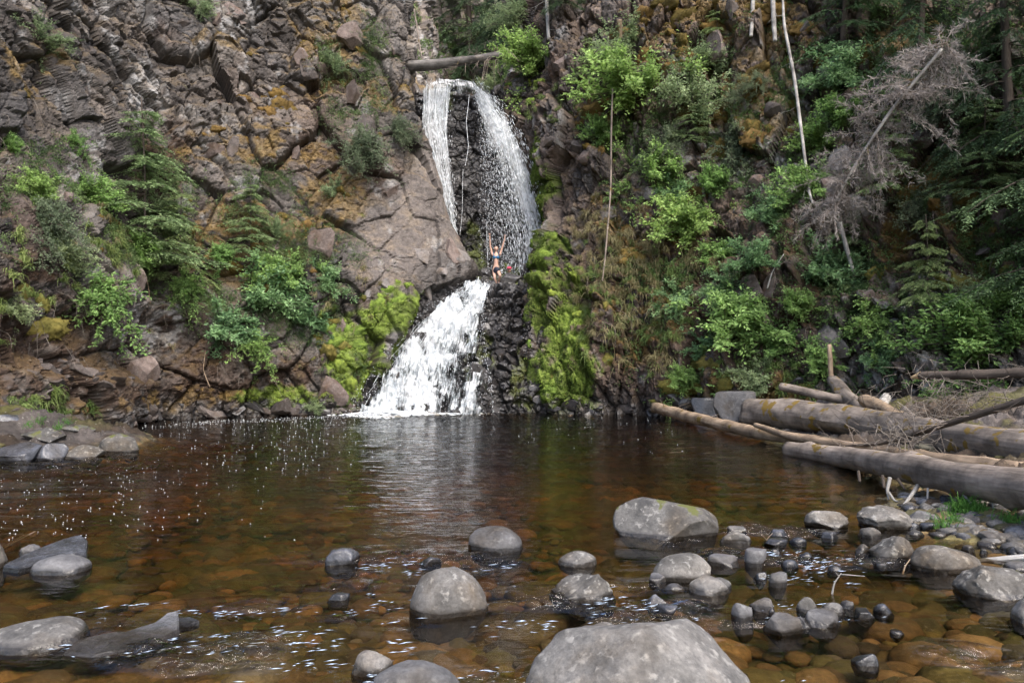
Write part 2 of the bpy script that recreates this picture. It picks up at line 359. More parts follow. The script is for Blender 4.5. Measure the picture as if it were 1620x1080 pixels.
ROCK_L = np.array([(0.047, 0.041, 0.037), (0.084, 0.074, 0.068), (0.033, 0.030, 0.029), (0.095, 0.081, 0.070), (0.068, 0.064, 0.063), (0.135, 0.122, 0.110)])
ROCK_R = np.array([(0.065, 0.050, 0.042), (0.10, 0.080, 0.070), (0.042, 0.035, 0.031), (0.12, 0.096, 0.083), (0.072, 0.066, 0.063), (0.092, 0.066, 0.050)])
ROCK_W = np.array([(0.030, 0.028, 0.028), (0.045, 0.043, 0.044), (0.022, 0.021, 0.022), (0.055, 0.052, 0.053), (0.037, 0.034, 0.031)])
OCHRE = np.array((0.14, 0.09, 0.024)); GREEN = np.array((0.125, 0.175, 0.028)); SOIL = np.array((0.045, 0.028, 0.019)); GREYL = np.array((0.27, 0.27, 0.27))

def blob(px, py, boxes):
    """soft mask: boxes are (cx, cy, rx, ry)"""
    m = np.zeros(len(px))
    for cx, cy_, rx, ry in boxes:
        m = np.maximum(m, np.clip(1.35 - np.sqrt(((px - cx) / rx) ** 2 + ((py - cy_) / ry) ** 2), 0, 1))
    return np.clip(m * 1.6, 0, 1)

def build_cliff(name, G, du, dv, style, seed):
    B = loft(G, du, dv); nv, nu = B.shape[:2]
    Nn = grid_normals(smooth2(B, 12)); p = B.reshape(-1, 3); nn = Nn.reshape(-1, 3)
    px, py = proj(p)
    w = p + np.stack([vnoise(p * 0.9, seed + k) for k in range(3)], 1) * 0.14 + np.stack([vnoise(p * 3.1, seed + 9 + k) for k in range(3)], 1) * 0.02
    if style == 'left':
        rt = rotm(0.25, 0.55, 0.3)
        h1, i1, e1 = facets(w, (2.4, 1.9, 2.9), seed + 1, 0.55)
        h2, i2, e2 = facets(w, (0.95, 0.8, 1.8), seed + 2, 0.62, rt)
        h3, i3, e3 = facets(w, (0.38, 0.32, 0.36), seed + 3, 0.7, rt)
        h4, i4, e4 = facets(w, (0.12, 0.12, 0.10), seed + 4, 0.8, rt)
        slab = blob(px, py, [(690, 350, 80, 110), (620, 400, 70, 60)])            # large smooth face beside the falls
        soil = blob(px, py, [(170, 540, 170, 75), (60, 470, 60, 60), (330, 600, 80, 40), (250, 250, 50, 70), (100, 620, 150, 50), (30, 560, 70, 80), (420, 610, 130, 45)])
        frac = blob(px, py, [(215, 110, 70, 90), (60, 60, 70, 60), (350, 170, 90, 60), (480, 60, 120, 60)])
        rough = 1 - 0.75 * slab
        d = 0.62 * h1 * (1 - .7 * slab) + (0.27 * h2) * rough + (0.07 + 0.12 * frac) * h3 * (rough + .12 * slab) * (1 - .6 * soil) + 0.035 * h4 * rough + 0.22 * fbm(p * 0.45, 2, seed) * (1 - .6 * slab) + 0.012 * fbm(p * 7, 3, seed + 5)
        d -= 0.22 * np.exp(-e1 / 0.035) * rough + 0.09 * np.exp(-e2 / 0.04) * rough + 0.045 * np.exp(-e3 / 0.08) * (rough + .1)
        d += soil * 0.09 * fbm(p * 5, 4, seed + 50)
        d += -0.5 * blob(px, py, [(250, 455, 40, 22), (190, 540, 150, 50)])          # hollow under the roots
        tone = ROCK_L[(i2 * 5.99).astype(int)] * 0.6 + ROCK_L[(i1 * 5.99).astype(int)] * 0.4
        tone = tone * (0.72 + 0.55 * i3)[:, None]
        tone = mix(tone, np.array((0.135, 0.117, 0.107)), 0.75 * slab)
    elif style == 'right':
        rt = rotm(-0.1, -0.12, 0.2)
        h1, i1, e1 = facets(w, (1.5, 1.3, 3.0), seed + 1, 0.6, rt)
        h2, i2, e2 = facets(w, (0.5, 0.5, 1.1), seed + 2, 0.7, rt)
        h3, i3, e3 = facets(w, (0.24, 0.24, 0.34), seed + 3, 1.0, rt)
        h4, i4, e4 = facets(w, (0.1, 0.1, 0.12), seed + 4, 1.0, rt)
        slab = np.zeros(len(p))
        soil = blob(px, py, [(1230, 480, 200, 120), (1420, 420, 130, 110), (1000, 470, 120, 120), (1500, 250, 150, 150), (1180, 620, 160, 45)]) * 0.8
        cave = blob(px, py, [(1420, 400, 60, 70), (1330, 400, 60, 50), (1560, 330, 60, 110)])
        d = 0.66 * h1 + 0.30 * h2 + 0.09 * h3 * (1 - .5 * soil) + 0.035 * h4 + 0.28 * fbm(p * 0.5, 2, seed) + 0.014 * fbm(p * 7, 3, seed + 5)
        d -= 0.25 * np.exp(-e1 / 0.04) + 0.12 * np.exp(-e2 / 0.05) + 0.045 * np.exp(-e3 / 0.08)
        d += soil * 0.12 * fbm(p * 4, 4, seed + 50) - 1.1 * cave
        moss_r = blob(px, py, [(885, 480, 55, 70), (890, 570, 50, 80), (860, 520, 40, 60)])
        d += moss_r * (0.18 + 0.22 * fbm(p * np.array([3.5, 3.5, 1.3]), 4, seed + 70))
        tone = ROCK_R[(i2 * 5.99).astype(int)] * 0.65 + ROCK_R[(i1 * 5.99).astype(int)] * 0.35
        tone = tone * (0.7 + 0.6 * i3)[:, None]
    else:
        rt = rotm(0.2, -0.3, 0.1)
        low = 1 - sstep(4.0, 5.5, p[:, 2])
        h1, i1, e1 = facets(w, (1.0, 0.9, 1.3), seed + 1, 0.7)
        h2, i2, e2 = facets(w, (0.42, 0.4, 0.4), seed + 2, 0.9, rt)
        h3, i3, e3 = facets(w, (0.16, 0.16, 0.14), seed + 3, 1.0, rt)
        h4, i4, e4 = facets(w, (0.07, 0.07, 0.07), seed + 4, 1.0, rt)
        d = 0.26 * h1 + (0.16 * low + 0.11) * h2 + (0.05 * low + 0.04) * h3 + 0.012 * h4 + 0.12 * fbm(p * 0.9, 3, seed) + 0.015 * fbm(p * 9, 3, seed + 5)
        d -= 0.1 * np.exp(-e1 / 0.04) + 0.06 * np.exp(-e2 / 0.05) + 0.02 * np.exp(-e3 / 0.08)
        soil = np.zeros(len(p)); slab = soil
        tone = ROCK_W[(i2 * 4.99).astype(int)] * (0.7 + 0.6 * i3)[:, None]
    V = p + nn * d[:, None]
    V2 = V.reshape(nv, nu, 3); vn = grid_normals(V2).reshape(-1, 3)
    sn = grid_normals(smooth2(V2, 3)).reshape(-1, 3)
    upz = sn[:, 2]
    n1 = fbm(V * 1.3, 4, seed + 30); n2 = fbm(V * 4.5, 3, seed + 31); n3 = fbm(V * 0.45, 3, seed + 32)
    col = tone * (1 + 0.22 * n1 + 0.16 * n2)[:, None]
    wet = np.zeros(len(V))
    if style != 'falls':
        col = mix(col, np.array((0.095, 0.060, 0.043)), sstep(0.2, 0.8, n3) * 0.4)           # rusty brown patches
        col = mix(col, SOIL, np.clip(soil * 1.2, 0, 1) * sstep(-0.9, 0.2, n2 + n1) * 0.92)
        lich = sstep(0.55, 0.95, fbm(V * np.array([2.2, 2.2, 0.8]), 4, seed + 40) + 0.25 * n2) * (1 - soil)
        if style == 'left': lm = blob(px, py, [(235, 150, 30, 60), (240, 500, 60, 60), (145, 280, 40, 60), (370, 30, 40, 30)])
        else: lm = blob(px, py, [(1240, 200, 50, 70), (1470, 520, 130, 110), (1130, 240, 70, 60), (1400, 600, 100, 60), (1320, 150, 30, 60)])
        col = mix(col, GREYL, np.clip(lich * 0.5 + lm * sstep(-0.3, 0.5, n2) * 0.75, 0, 0.85))
        # ochre moss on what faces up, bright green moss close to the falls
        if style == 'left':
            om = blob(px, py, [(40, 110, 60, 40), (360, 70, 60, 16), (520, 60, 60, 90), (610, 150, 50, 30), (420, 235, 130, 30), (520, 310, 50, 60), (400, 380, 120, 60), (160, 660, 90, 20), (370, 640, 170, 26)])
            gm = blob(px, py, [(560, 590, 60, 60), (620, 500, 60, 45), (450, 630, 80, 22), (530, 520, 40, 40), (590, 545, 50, 50), (550, 620, 60, 22)])
        else:
            om = blob(px, py, [(1100, 80, 100, 60), (1180, 170, 90, 80), (940, 180, 30, 50), (1010, 350, 90, 60), (1470, 330, 110, 70), (1150, 50, 160, 60), (1180, 620, 120, 30), (1500, 280, 80, 50), (1440, 60, 80, 50), (1020, 500, 60, 70)])
            gm = blob(px, py, [(885, 480, 55, 85), (895, 580, 55, 80), (850, 300, 25, 90), (905, 640, 40, 25), (865, 400, 40, 35)])
        mo = sstep(0.15, 0.6, upz + 0.35 * n1 + 0.25 * n2 + 0.45 * om - 0.15) * np.clip(0.35 + om, 0, 1)
        mo = np.maximum(mo * 0.75, sstep(1.05, 1.5, om + 0.7 * n1 + .3 * n2) * 0.8)
        oc = OCHRE * (1 + 0.45 * fbm(V * 6, 3, seed + 44))[:, None]
        col = mix(col, oc, np.clip(mo, 0, 1) * 0.8)
        gg = mix(GREEN * 0.55, GREEN * 1.15, sstep(-0.5, 0.6, fbm(V * 3.2, 3, seed + 45)))
        gk = sstep(0.6, 1.1, gm + 0.45 * n1 + 0.3 * n2)
        if style == 'right':
            oc = oc
            far = blob(px, py, [(850, 300, 50, 130)]); gg = mix(gg, gg * 0.62, far)
        col = mix(col, gg, gk * 0.95)
        wl_ = 1 - sstep(0.15, 0.75, V[:, 2] + 0.3 * n2)
        col = mix(col, np.array((0.035, 0.032, 0.031)) * (1 + 0.4 * n2)[:, None], wl_ * 0.9); wet = wl_ * 0.8
        wet = np.maximum(wet, 0)
        fallwet = blob(px, py, [(720, 440, 60, 40), (600, 560, 25, 80)]) * 0.6 if style == 'left' else blob(px, py, [(835, 560, 25, 90), (850, 640, 50, 25)])
        fallwet = fallwet * (1 - gk)
        col = mix(col, col * 0.4, fallwet); wet = np.maximum(wet, fallwet * 0.8)
        fuzz_g, fuzz_o = gk * (1 - wl_), np.clip(mo, 0, 1) * (1 - wl_)
    else:
        gm = blob(px, py, [(805, 432, 30, 16), (850, 440, 30, 30), (745, 400, 25, 60), (600, 620, 20, 30), (850, 300, 40, 120), (700, 150, 30, 30), (760, 570, 30, 60), (830, 600, 30, 60)])
        g = sstep(0.75, 1.25, gm + 0.4 * n1 + 0.2 * n2)
        col = mix(col, np.array((0.07, 0.085, 0.02)) * (1 + 0.4 * n2)[:, None], g * 0.8)
        pale = blob(px, py, [(735, 260, 30, 40), (650, 80, 100, 40)])
        col = mix(col, np.array((0.12, 0.115, 0.11)), pale * 0.5 * sstep(-.5, .5, n2))
        wet = 0.85 * (1 - g * 0.7) * sstep(-1.0, 0.1, n1)
        back = sstep(29.5, 31, V[:, 1]); col = mix(col, np.array((0.14, 0.11, 0.09)) * (1 + .3 * n2)[:, None], back * .8); wet = wet * (1 - back)
        fuzz_g, fuzz_o = g, g * 0
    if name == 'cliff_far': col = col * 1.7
    C = np.concatenate([np.clip(col, 0.004, 0.8), np.clip(wet, 0, 1)[:, None]], 1)
    F = grid_faces(nv, nu)
    o = obj(name, mesh_np(name, V, F, False, C), M_ROCK); tag(o, kind='structure')
    st = 4; Vc = V2[::st, ::st]; bv = BVHTree.FromPolygons(Vc.reshape(-1, 3).tolist(), grid_faces(*Vc.shape[:2]).tolist())
    return dict(o=o, V=V, N=sn, px=px, py=py, g=fuzz_g, oc=fuzz_o, bvh=bv, shape=(nv, nu))

Q = 1.0
CL = build_cliff('cliff_left', ctrl(LEFT, HL), 0.042 * Q, 0.042 * Q, 'left', 100)
CR = build_cliff('cliff_right', ctrl(RIGHT, HL), 0.042 * Q, 0.042 * Q, 'right', 300)
CF = build_cliff('cliff_falls', falls_ctrl(), 0.035 * Q, 0.032 * Q, 'falls', 500)
CL['o']['label'] = 'brown fractured basalt cliff left of the waterfall'; CR['o']['label'] = 'overgrown basalt cliff right of the waterfall'; CF['o']['label'] = 'black wet rock face behind the falling water'

# cliffs far up the gorge, above the lip
FAR = [[(480, 44), (480, 44), (480, 45), (480, 47), (480, 50)], [(600, 42), (600, 42), (600, 43), (600, 46), (600, 49)], [(660, 44), (660, 44.5), (662, 46), (664, 49), (668, 53)], [(710, 47), (712, 48), (716, 51), (720, 55), (725, 60)],
       [(760, 45), (765, 46), (770, 49), (775, 53), (780, 58)], [(820, 40), (820, 41), (822, 44), (825, 48), (830, 53)], [(900, 38), (900, 39), (900, 41), (900, 45), (900, 50)], [(1000, 37), (1000, 38), (1000, 40), (1000, 43), (1000, 48)]]
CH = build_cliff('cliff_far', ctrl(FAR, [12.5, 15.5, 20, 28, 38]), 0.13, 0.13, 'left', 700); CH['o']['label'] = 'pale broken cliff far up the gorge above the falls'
HB = CH['bvh']
EYE = Vector((0, 0, CAMH))
def hit(px, py, which='LRF'):
    """where the ray of a photograph pixel meets the cliffs: (point, normal)"""
    d = Vector(P(px, py, 10.0)) - EYE; d.normalize(); best = None
    for k, s in (('L', CL['bvh']), ('R', CR['bvh']), ('F', CF['bvh']), ('H', HB)):
        if k in which or k == 'H':
            loc, nor, idx, dist = s.ray_cast(EYE, d, 120)
            if loc is not None and (best is None or dist < best[2]):
                best = (loc.copy(), (-nor if nor.dot(d) > 0 else nor).copy(), dist)
    return best

# ================================================================ RIVER BED AND BANKS
# shore line in plan, water on its left side going away from the camera
SHR = np.array([(3.2, 2.0), (4.1, 4.0), (4.35, 5.2), (4.0, 6.2), (4.3, 7.6), (5.0, 8.6), (5.4, 10.5), (5.35, 13), (5.7, 15.2), (5.6, 18.5), (5.0, 21.5), (4.6, 26)])
SHL = np.array([(-14, 9.3), (-8.6, 10.9), (-7.7, 11.9), (-7.1, 12.8), (-7.6, 14.2), (-8.3, 15.5), (-9.8, 16.2), (-10.6, 19)])
def sdist(p, poly):
    best = np.full(len(p), 1e9); sg = np.ones(len(p))
    for a, b in zip(poly[:-1], poly[1:]):
        ab = b - a; t = np.clip(((p - a) @ ab) / (ab @ ab), 0, 1); c = a + t[:, None] * ab
        d = np.linalg.norm(p - c, axis=1); m = d < best; best = np.where(m, d, best)
        cr = ab[0] * (p[:, 1] - a[1]) - ab[1] * (p[:, 0] - a[0]); sg = np.where(m, np.where(cr > 0, 1.0, -1.0), sg)
    return best * sg                                              # positive: left of the line
def bed_z(p):
    """p (n,2) -> height of bed and bank without stones"""
    dr = sdist(p, SHR); dl = -sdist(p, SHL)
    dr = np.where(p[:, 1] < 2.0, 3.0 - p[:, 0], dr)
    d = np.minimum(dr, np.where((p[:, 0] < -5) & (p[:, 1] > 8), dl, 9))
    deep = 0.15 + 0.17 * sstep(3.0, 7.0, p[:, 1]) + 0.18 * sstep(7.5, 16, p[:, 1])
    z = np.where(d > 0, -deep * (1 - np.exp(-np.maximum(d, 0) / 0.9)), 0.10 * np.minimum(-d, 3) + 0.22 * np.maximum(-d - 1.2, 0) * 0.8)
    left = (p[:, 0] < -5) & (p[:, 1] > 8) & (dl < 0)
    z = np.where(left, 0.03 + 0.26 * np.minimum(-dl, 4.0), z)
    return np.minimum(z, 3.0)
def bed():
    xs = np.concatenate([np.linspace(-300, -16, 12)[:-1], np.linspace(-16, -9, 40)[:-1], np.linspace(-9, 9, 560), np.linspace(9, 16, 50)[1:], np.linspace(16, 300, 12)[1:]])
    ys = np.concatenate([np.linspace(-300, -8, 12)[:-1], np.linspace(-8, 2, 60)[:-1], np.linspace(2, 9, 300), np.linspace(9, 27, 330)[1:]])
    X, Y = np.meshgrid(xs, ys); p = np.stack([X.ravel(), Y.ravel()], 1)
    z = bed_z(p); q = np.stack([p[:, 0], p[:, 1], z * 0], 1)
    near = (np.abs(p[:, 0]) < 16) & (p[:, 1] > -8)
    h1, i1, e1 = facets(q + 0.05 * np.stack([vnoise(q * 4, 71), vnoise(q * 4, 72), q[:, 0] * 0], 1), (0.26, 0.17, 5), 61, 0.25)
    h2, i2, e2 = facets(q, (0.09, 0.07, 5), 63, 0.3)
    z = z + near * (0.05 * sstep(0, 0.5, e1) * (0.4 + i1) + 0.018 * sstep(0, 0.5, e2)) + 0.06 * fbm(q * 0.8, 3, 66)
    lnd = sstep(0.03, 0.3, z); h3, i3, e3 = facets(q + 0.1 * fbm(q * 2, 2, 69)[:, None], (0.55, 0.3, 5), 64, .6); h4, i4, e4 = facets(q, (0.2, 0.12, 5), 65, .7); z = z + lnd * (0.22 * h3 + 0.07 * h4 - .03 * np.exp(-e3 / .06) + 0.03 * fbm(q * 4, 3, 70))
    V = np.stack([p[:, 0], p[:, 1], z], 1); n1 = fbm(q * 2.2, 4, 67); n2 = fbm(q * 0.7, 3, 68)
    pal = np.array([(0.15, 0.105, 0.045), (0.10, 0.07, 0.03), (0.12, 0.10, 0.036), (0.075, 0.072, 0.025), (0.18, 0.12, 0.05), (0.07, 0.058, 0.03)])
    col = pal[(i1 * 5.99).astype(int)] * (0.7 + 0.6 * i2)[:, None] * (1 + 0.25 * n1)[:, None]
    col = mix(col, np.array((0.04, 0.045, 0.014)), sstep(0.0, 0.7, n2) * 0.75)
    land = sstep(-0.02, 0.12, z + 0.05 * n1)
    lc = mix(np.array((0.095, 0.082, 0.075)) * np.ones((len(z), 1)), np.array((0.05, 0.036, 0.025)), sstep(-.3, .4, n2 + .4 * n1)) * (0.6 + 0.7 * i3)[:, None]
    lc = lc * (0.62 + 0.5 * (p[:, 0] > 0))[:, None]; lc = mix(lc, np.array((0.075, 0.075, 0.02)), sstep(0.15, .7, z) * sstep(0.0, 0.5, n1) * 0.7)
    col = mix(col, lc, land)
    C = np.concatenate([np.clip(col, 0.005, 0.6), (1 - land)[:, None] * 0.3], 1)
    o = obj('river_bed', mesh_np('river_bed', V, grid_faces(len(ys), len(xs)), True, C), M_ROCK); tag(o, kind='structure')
bed()

# ================================================================ WATER
def water():
    m, n, l, b = new_mat('stream_water'); n.remove(b)
    out = n['Material Output']; g = N(n, 'ShaderNodeNewGeometry')
    sx = N(n, 'ShaderNodeSeparateXYZ'); l.new(g.outputs['Position'], sx.inputs[0])
    def wave(scx, scy, det, rot=0.0, dist=0.0):
        mp = N(n, 'ShaderNodeMapping'); mp.inputs['Scale'].default_value = (scx, scy, 1); mp.inputs['Rotation'].default_value = (0, 0, rot)
        l.new(g.outputs['Position'], mp.inputs[0]); t = N(n, 'ShaderNodeTexNoise', Scale=1.0, Detail=det, Roughness=0.55, Distortion=dist); l.new(mp.outputs[0], t.inputs['Vector']); return t.outputs['Fac']
    a = wave(2.2, 8.0, 3.0, 0.12); c = wave(9.0, 20.0, 3.0, -0.2, 0.6); e = wave(16.0, 26.0, 3.0, 0.5, 0.8)
    # riffle mask: shallow fast water in the foreground, churned water under the falls
    att = N(n, 'ShaderNodeAttribute', attribute_name='Col'); sp = N(n, 'ShaderNodeSeparateColor'); l.new(att.outputs['Color'], sp.inputs[0])
    def ma(op, x, y, z=None):
        k = N(n, 'ShaderNodeMath', operation=op)
        for i, v in enumerate((x, y, z)):
            if v is None: continue
            if isinstance(v, (int, float)): k.inputs[i].default_value = v
            else: l.new(v, k.inputs[i])
        return k.outputs[0]
    h = ma('MULTIPLY', a, ma('MULTIPLY_ADD', sp.outputs[1], 0.040, 0.009))
    h = ma('MULTIPLY_ADD', c, ma('MULTIPLY_ADD', sp.outputs[0], 0.060, 0.0014), h)
    h = ma('MULTIPLY_ADD', e, ma('MULTIPLY', sp.outputs[0], 0.034), h)
    bu = N(n, 'ShaderNodeBump', Strength=1.0, Distance=1.0); l.new(h, bu.inputs['Height'])
    gl = N(n, 'ShaderNodeBsdfGlossy', Roughness=0.03); l.new(bu.outputs[0], gl.inputs['Normal'])
    tr = N(n, 'ShaderNodeBsdfTransparent'); tr.inputs[0].default_value = (0.92, 0.86, 0.74, 1)
    fr = N(n, 'ShaderNodeFresnel', IOR=1.42); l.new(bu.outputs[0], fr.inputs['Normal'])
    mx = N(n, 'ShaderNodeMixShader'); l.new(fr.outputs[0], mx.inputs[0]); l.new(tr.outputs[0], mx.inputs[1]); l.new(gl.outputs[0], mx.inputs[2])
    l.new(mx.outputs[0], out.inputs['Surface'])
    va = N(n, 'ShaderNodeVolumeAbsorption', Density=1.75); va.inputs[0].default_value = (0.68, 0.47, 0.16, 1); l.new(va.outputs[0], out.inputs['Volume'])
    # rows spaced by distance so that the waves are resolved where they are near
    ys = [-6.0, -2.0, 0.5, 1.5, 2.0]
    while ys[-1] < 23.4: ys.append(ys[-1] + max(0.012, ys[-1] ** 2 / 1500))
    ys = np.array(ys); s = np.linspace(-1, 1, 430)
    X = s[None, :] * (np.maximum(ys[:, None], 1) * 0.85 + 2.5); Y = np.repeat(ys[:, None], len(s), 1)
    q = np.stack([X.ravel(), Y.ravel(), np.zeros(X.size)], 1)
    riff = blob(q[:, 0], q[:, 1], [(-1.0, 3.9, 1.4, .55), (-0.6, 3.2, 1.8, .6), (0.9, 4.3, 1.0, .5), (2.4, 6.0, 1.2, 0.8), (-0.9, 5.2, .9, .5), (1.3, 3.5, .6, .5), (2.3, 3.2, .4, .5), (-7.0, 10.6, 1.6, 1.2), (-6, 12.6, 1.4, .8)])
    riff = riff * sstep(-0.35, 0.4, fbm(q * np.array([1.2, 2.2, 1]), 3, 801))
    mid = sstep(8, 12, q[:, 1]) * 0.35 + np.exp(-((q[:, 0] + 1.2) / 1.3) ** 2) * sstep(5.5, 7.5, q[:, 1]) * 0.9
    churn = np.exp(-(((q[:, 0] + 2.6) / 3.2) ** 2 + ((q[:, 1] - 22) / 2.2) ** 2))
    z = 0.006 * fbm(q * np.array([1.6, 4.0, 1]), 3, 802) * (0.5 + mid) + riff * 0.045 * fbm(q * np.array([3.5, 8, 1]), 3, 803) + churn * 0.05 * fbm(q * np.array([2.5, 4.0, 1]), 4, 804)
    q[:, 2] = z * sstep(0.5, 2, q[:, 1])
    C = np.stack([np.clip(riff + churn * .5, 0, 1), np.clip(mid + churn, 0, 1), churn], 1)
    nr, nc = len(ys), len(s)
    F = grid_faces(nr, nc)
    idx = np.arange(nr * nc).reshape(nr, nc); rim = np.concatenate([idx[0, :], idx[1:, -1], idx[-1, -2::-1], idx[-2:0:-1, 0]])
    low = q[rim].copy(); low[:, 2] = -2.5; k0 = len(q); K = len(rim); a_ = np.arange(K); b_ = (a_ + 1) % K
    side = np.stack([rim[a_], k0 + a_, k0 + b_, rim[b_]], 1)
    V = np.concatenate([q, low, [[0, 10, -2.5]]]); C = np.concatenate([C, np.zeros((K + 1, 3))])
    bot = np.stack([k0 + a_, np.full(K, k0 + K), k0 + b_], 1)
    o = obj('water', mesh_np('water', V, [F, side, bot], True, C), m); tag(o, 'dark amber stream water of the plunge pool', kind='structure')
water()
# ================================================================ WATERFALL
def catint(y, ys, xs): return np.interp(y, ys, xs)
def white_water_mat(name, thr, su, sv, tint=(0.93, 0.96, 0.98), seed=0.0, soft=0.17):
    m, n, l, b = new_mat(name)
    uv = N(n, 'ShaderNodeUVMap', uv_map='UVMap'); mp = N(n, 'ShaderNodeMapping'); mp.inputs['Scale'].default_value = (su, sv, 1); mp.inputs['Location'].default_value = (seed, seed * 2, seed)
    l.new(uv.outputs[0], mp.inputs[0])
    t = N(n, 'ShaderNodeTexNoise', Scale=1.0, Detail=8.0, Roughness=0.68, Distortion=0.9); l.new(mp.outputs[0], t.inputs['Vector'])
    a = N(n, 'ShaderNodeAttribute', attribute_name='Col'); sp = N(n, 'ShaderNodeSeparateColor'); l.new(a.outputs['Color'], sp.inputs[0])
    s = N(n, 'ShaderNodeMath', operation='MULTIPLY_ADD'); l.new(sp.outputs[0], s.inputs[0]); s.inputs[1].default_value = 0.42; l.new(t.outputs['Fac'], s.inputs[2])
    r = N(n, 'ShaderNodeMapRange', clamp=True); r.inputs[1].default_value = thr; r.inputs[2].default_value = thr + soft; l.new(s.outputs[0], r.inputs[0])
    r2 = N(n, 'ShaderNodeMapRange', clamp=True); r2.inputs[1].default_value = thr; r2.inputs[2].default_value = thr + 0.13; l.new(s.outputs[0], r2.inputs[0])
    cm = N(n, 'ShaderNodeMix', data_type='RGBA'); l.new(r2.outputs[0], cm.inputs[0]); cm.inputs[6].default_value = (0.5, 0.64, 0.70, 1); cm.inputs[7].default_value = (*tint, 1)
    l.new(cm.outputs[2], b.inputs['Base Color']); b.inputs['Roughness'].default_value = 0.35; b.inputs['Specular IOR Level'].default_value = 0.5
    bu = N(n, 'ShaderNodeBump', Strength=0.9, Distance=0.12); l.new(t.outputs['Fac'], bu.inputs['Height']); l.new(bu.outputs[0], b.inputs['Normal'])
    tl = N(n, 'ShaderNodeBsdfTranslucent'); l.new(cm.outputs[2], tl.inputs[0]); m1 = N(n, 'ShaderNodeMixShader'); m1.inputs[0].default_value = 0.25
    l.new(b.outputs[0], m1.inputs[1]); l.new(tl.outputs[0], m1.inputs[2])
    tp = N(n, 'ShaderNodeBsdfTransparent'); m2 = N(n, 'ShaderNodeMixShader'); l.new(r.outputs[0], m2.inputs[0]); l.new(tp.outputs[0], m2.inputs[1]); l.new(m1.outputs[0], m2.inputs[2])
    l.new(m2.outputs[0], n['Material Output'].inputs['Surface'])
    return m
def drop_mat():
    m, n, l, b = new_mat('water_drops'); b.inputs['Base Color'].default_value = (0.93, 0.96, 0.98, 1); b.inputs['Roughness'].default_value = 0.25
    t = N(n, 'ShaderNodeBsdfTranslucent'); t.inputs[0].default_value = (0.85, 0.92, 0.97, 1); mx = N(n, 'ShaderNodeMixShader'); mx.inputs[0].default_value = 0.3
    l.new(b.outputs[0], mx.inputs[1]); l.new(t.outputs[0], mx.inputs[2]); l.new(mx.outputs[0], n['Material Output'].inputs['Surface']); return m
M_DROP = drop_mat()
OCT_V = np.array([(0, 0, 1), (1, 0, 0), (0, 1, 0), (-1, 0, 0), (0, -1, 0), (0, 0, -1)], float)
OCT_F = np.array([(0, 1, 2), (0, 2, 3), (0, 3, 4), (0, 4, 1), (5, 2, 1), (5, 3, 2), (5, 4, 3), (5, 1, 4)])
def drops_mesh(name, c, d, r, ln):
    """many small drawn-out drops: centres, directions, radius, half length"""
    d = d / np.linalg.norm(d, axis=1, keepdims=True); a = np.cross(d, np.array([0.3, 1, 0.1])); a /= np.linalg.norm(a, axis=1, keepdims=True); b = np.cross(d, a)
    V = c[:, None] + OCT_V[None, :, 0:1] * a[:, None] * r[:, None, None] + OCT_V[None, :, 1:2] * b[:, None] * r[:, None, None] + OCT_V[None, :, 2:3] * d[:, None] * ln[:, None, None]
    F = OCT_F[None] + 6 * np.arange(len(c))[:, None, None]
    return mesh_np(name, V.reshape(-1, 3), F.reshape(-1, 3), True)
def PV(px, py, Y):
    u = (px - CX0) / FPX; v = (CY0 - py) / FPX; t = Y / (math.cos(PITCH) - v * math.sin(PITCH))
    return np.stack([u * t, Y + 0 * u, CAMH + t * (math.sin(PITCH) + v * math.cos(PITCH))], -1)
# outlines of the streams: rows (height in the frame, left, right, distance)
ST_A = np.array([(131, 676, 712, 29.1), (145, 668, 714, 28.9), (200, 667, 708, 28.5), (260, 682, 712, 28.2), (310, 698, 719, 28.0), (350, 709, 722, 27.9), (385, 720, 727, 27.8), (430, 727, 742, 27.6)])
ST_B = np.array([(137, 744, 760, 29.0), (160, 752, 782, 28.8), (190, 762, 806, 28.5), (240, 768, 830, 28.2), (300, 776, 847, 28.0), (350, 783, 858, 27.8), (400, 790, 867, 27.6), (440, 800, 866, 27.4)])
ST_C = np.array([(449, 738, 778, 25.5), (464, 724, 770, 24.85), (500, 676, 762, 24.3), (531, 650, 760, 23.9), (565, 622, 762, 23.45), (595, 604, 766, 23.05), (625, 588, 770, 22.7), (657, 570, 772, 22.35)])
def stream_pt(T, y, s):
    l, r, Y = (np.interp(y, T[:, 0], T[:, k]) for k in (1, 2, 3))
    return PV(l + (r - l) * s, y, Y)
fall = obj('waterfall', None); tag(fall, 'white waterfall dropping in two arms and fanning out over black rock', 'waterfall')
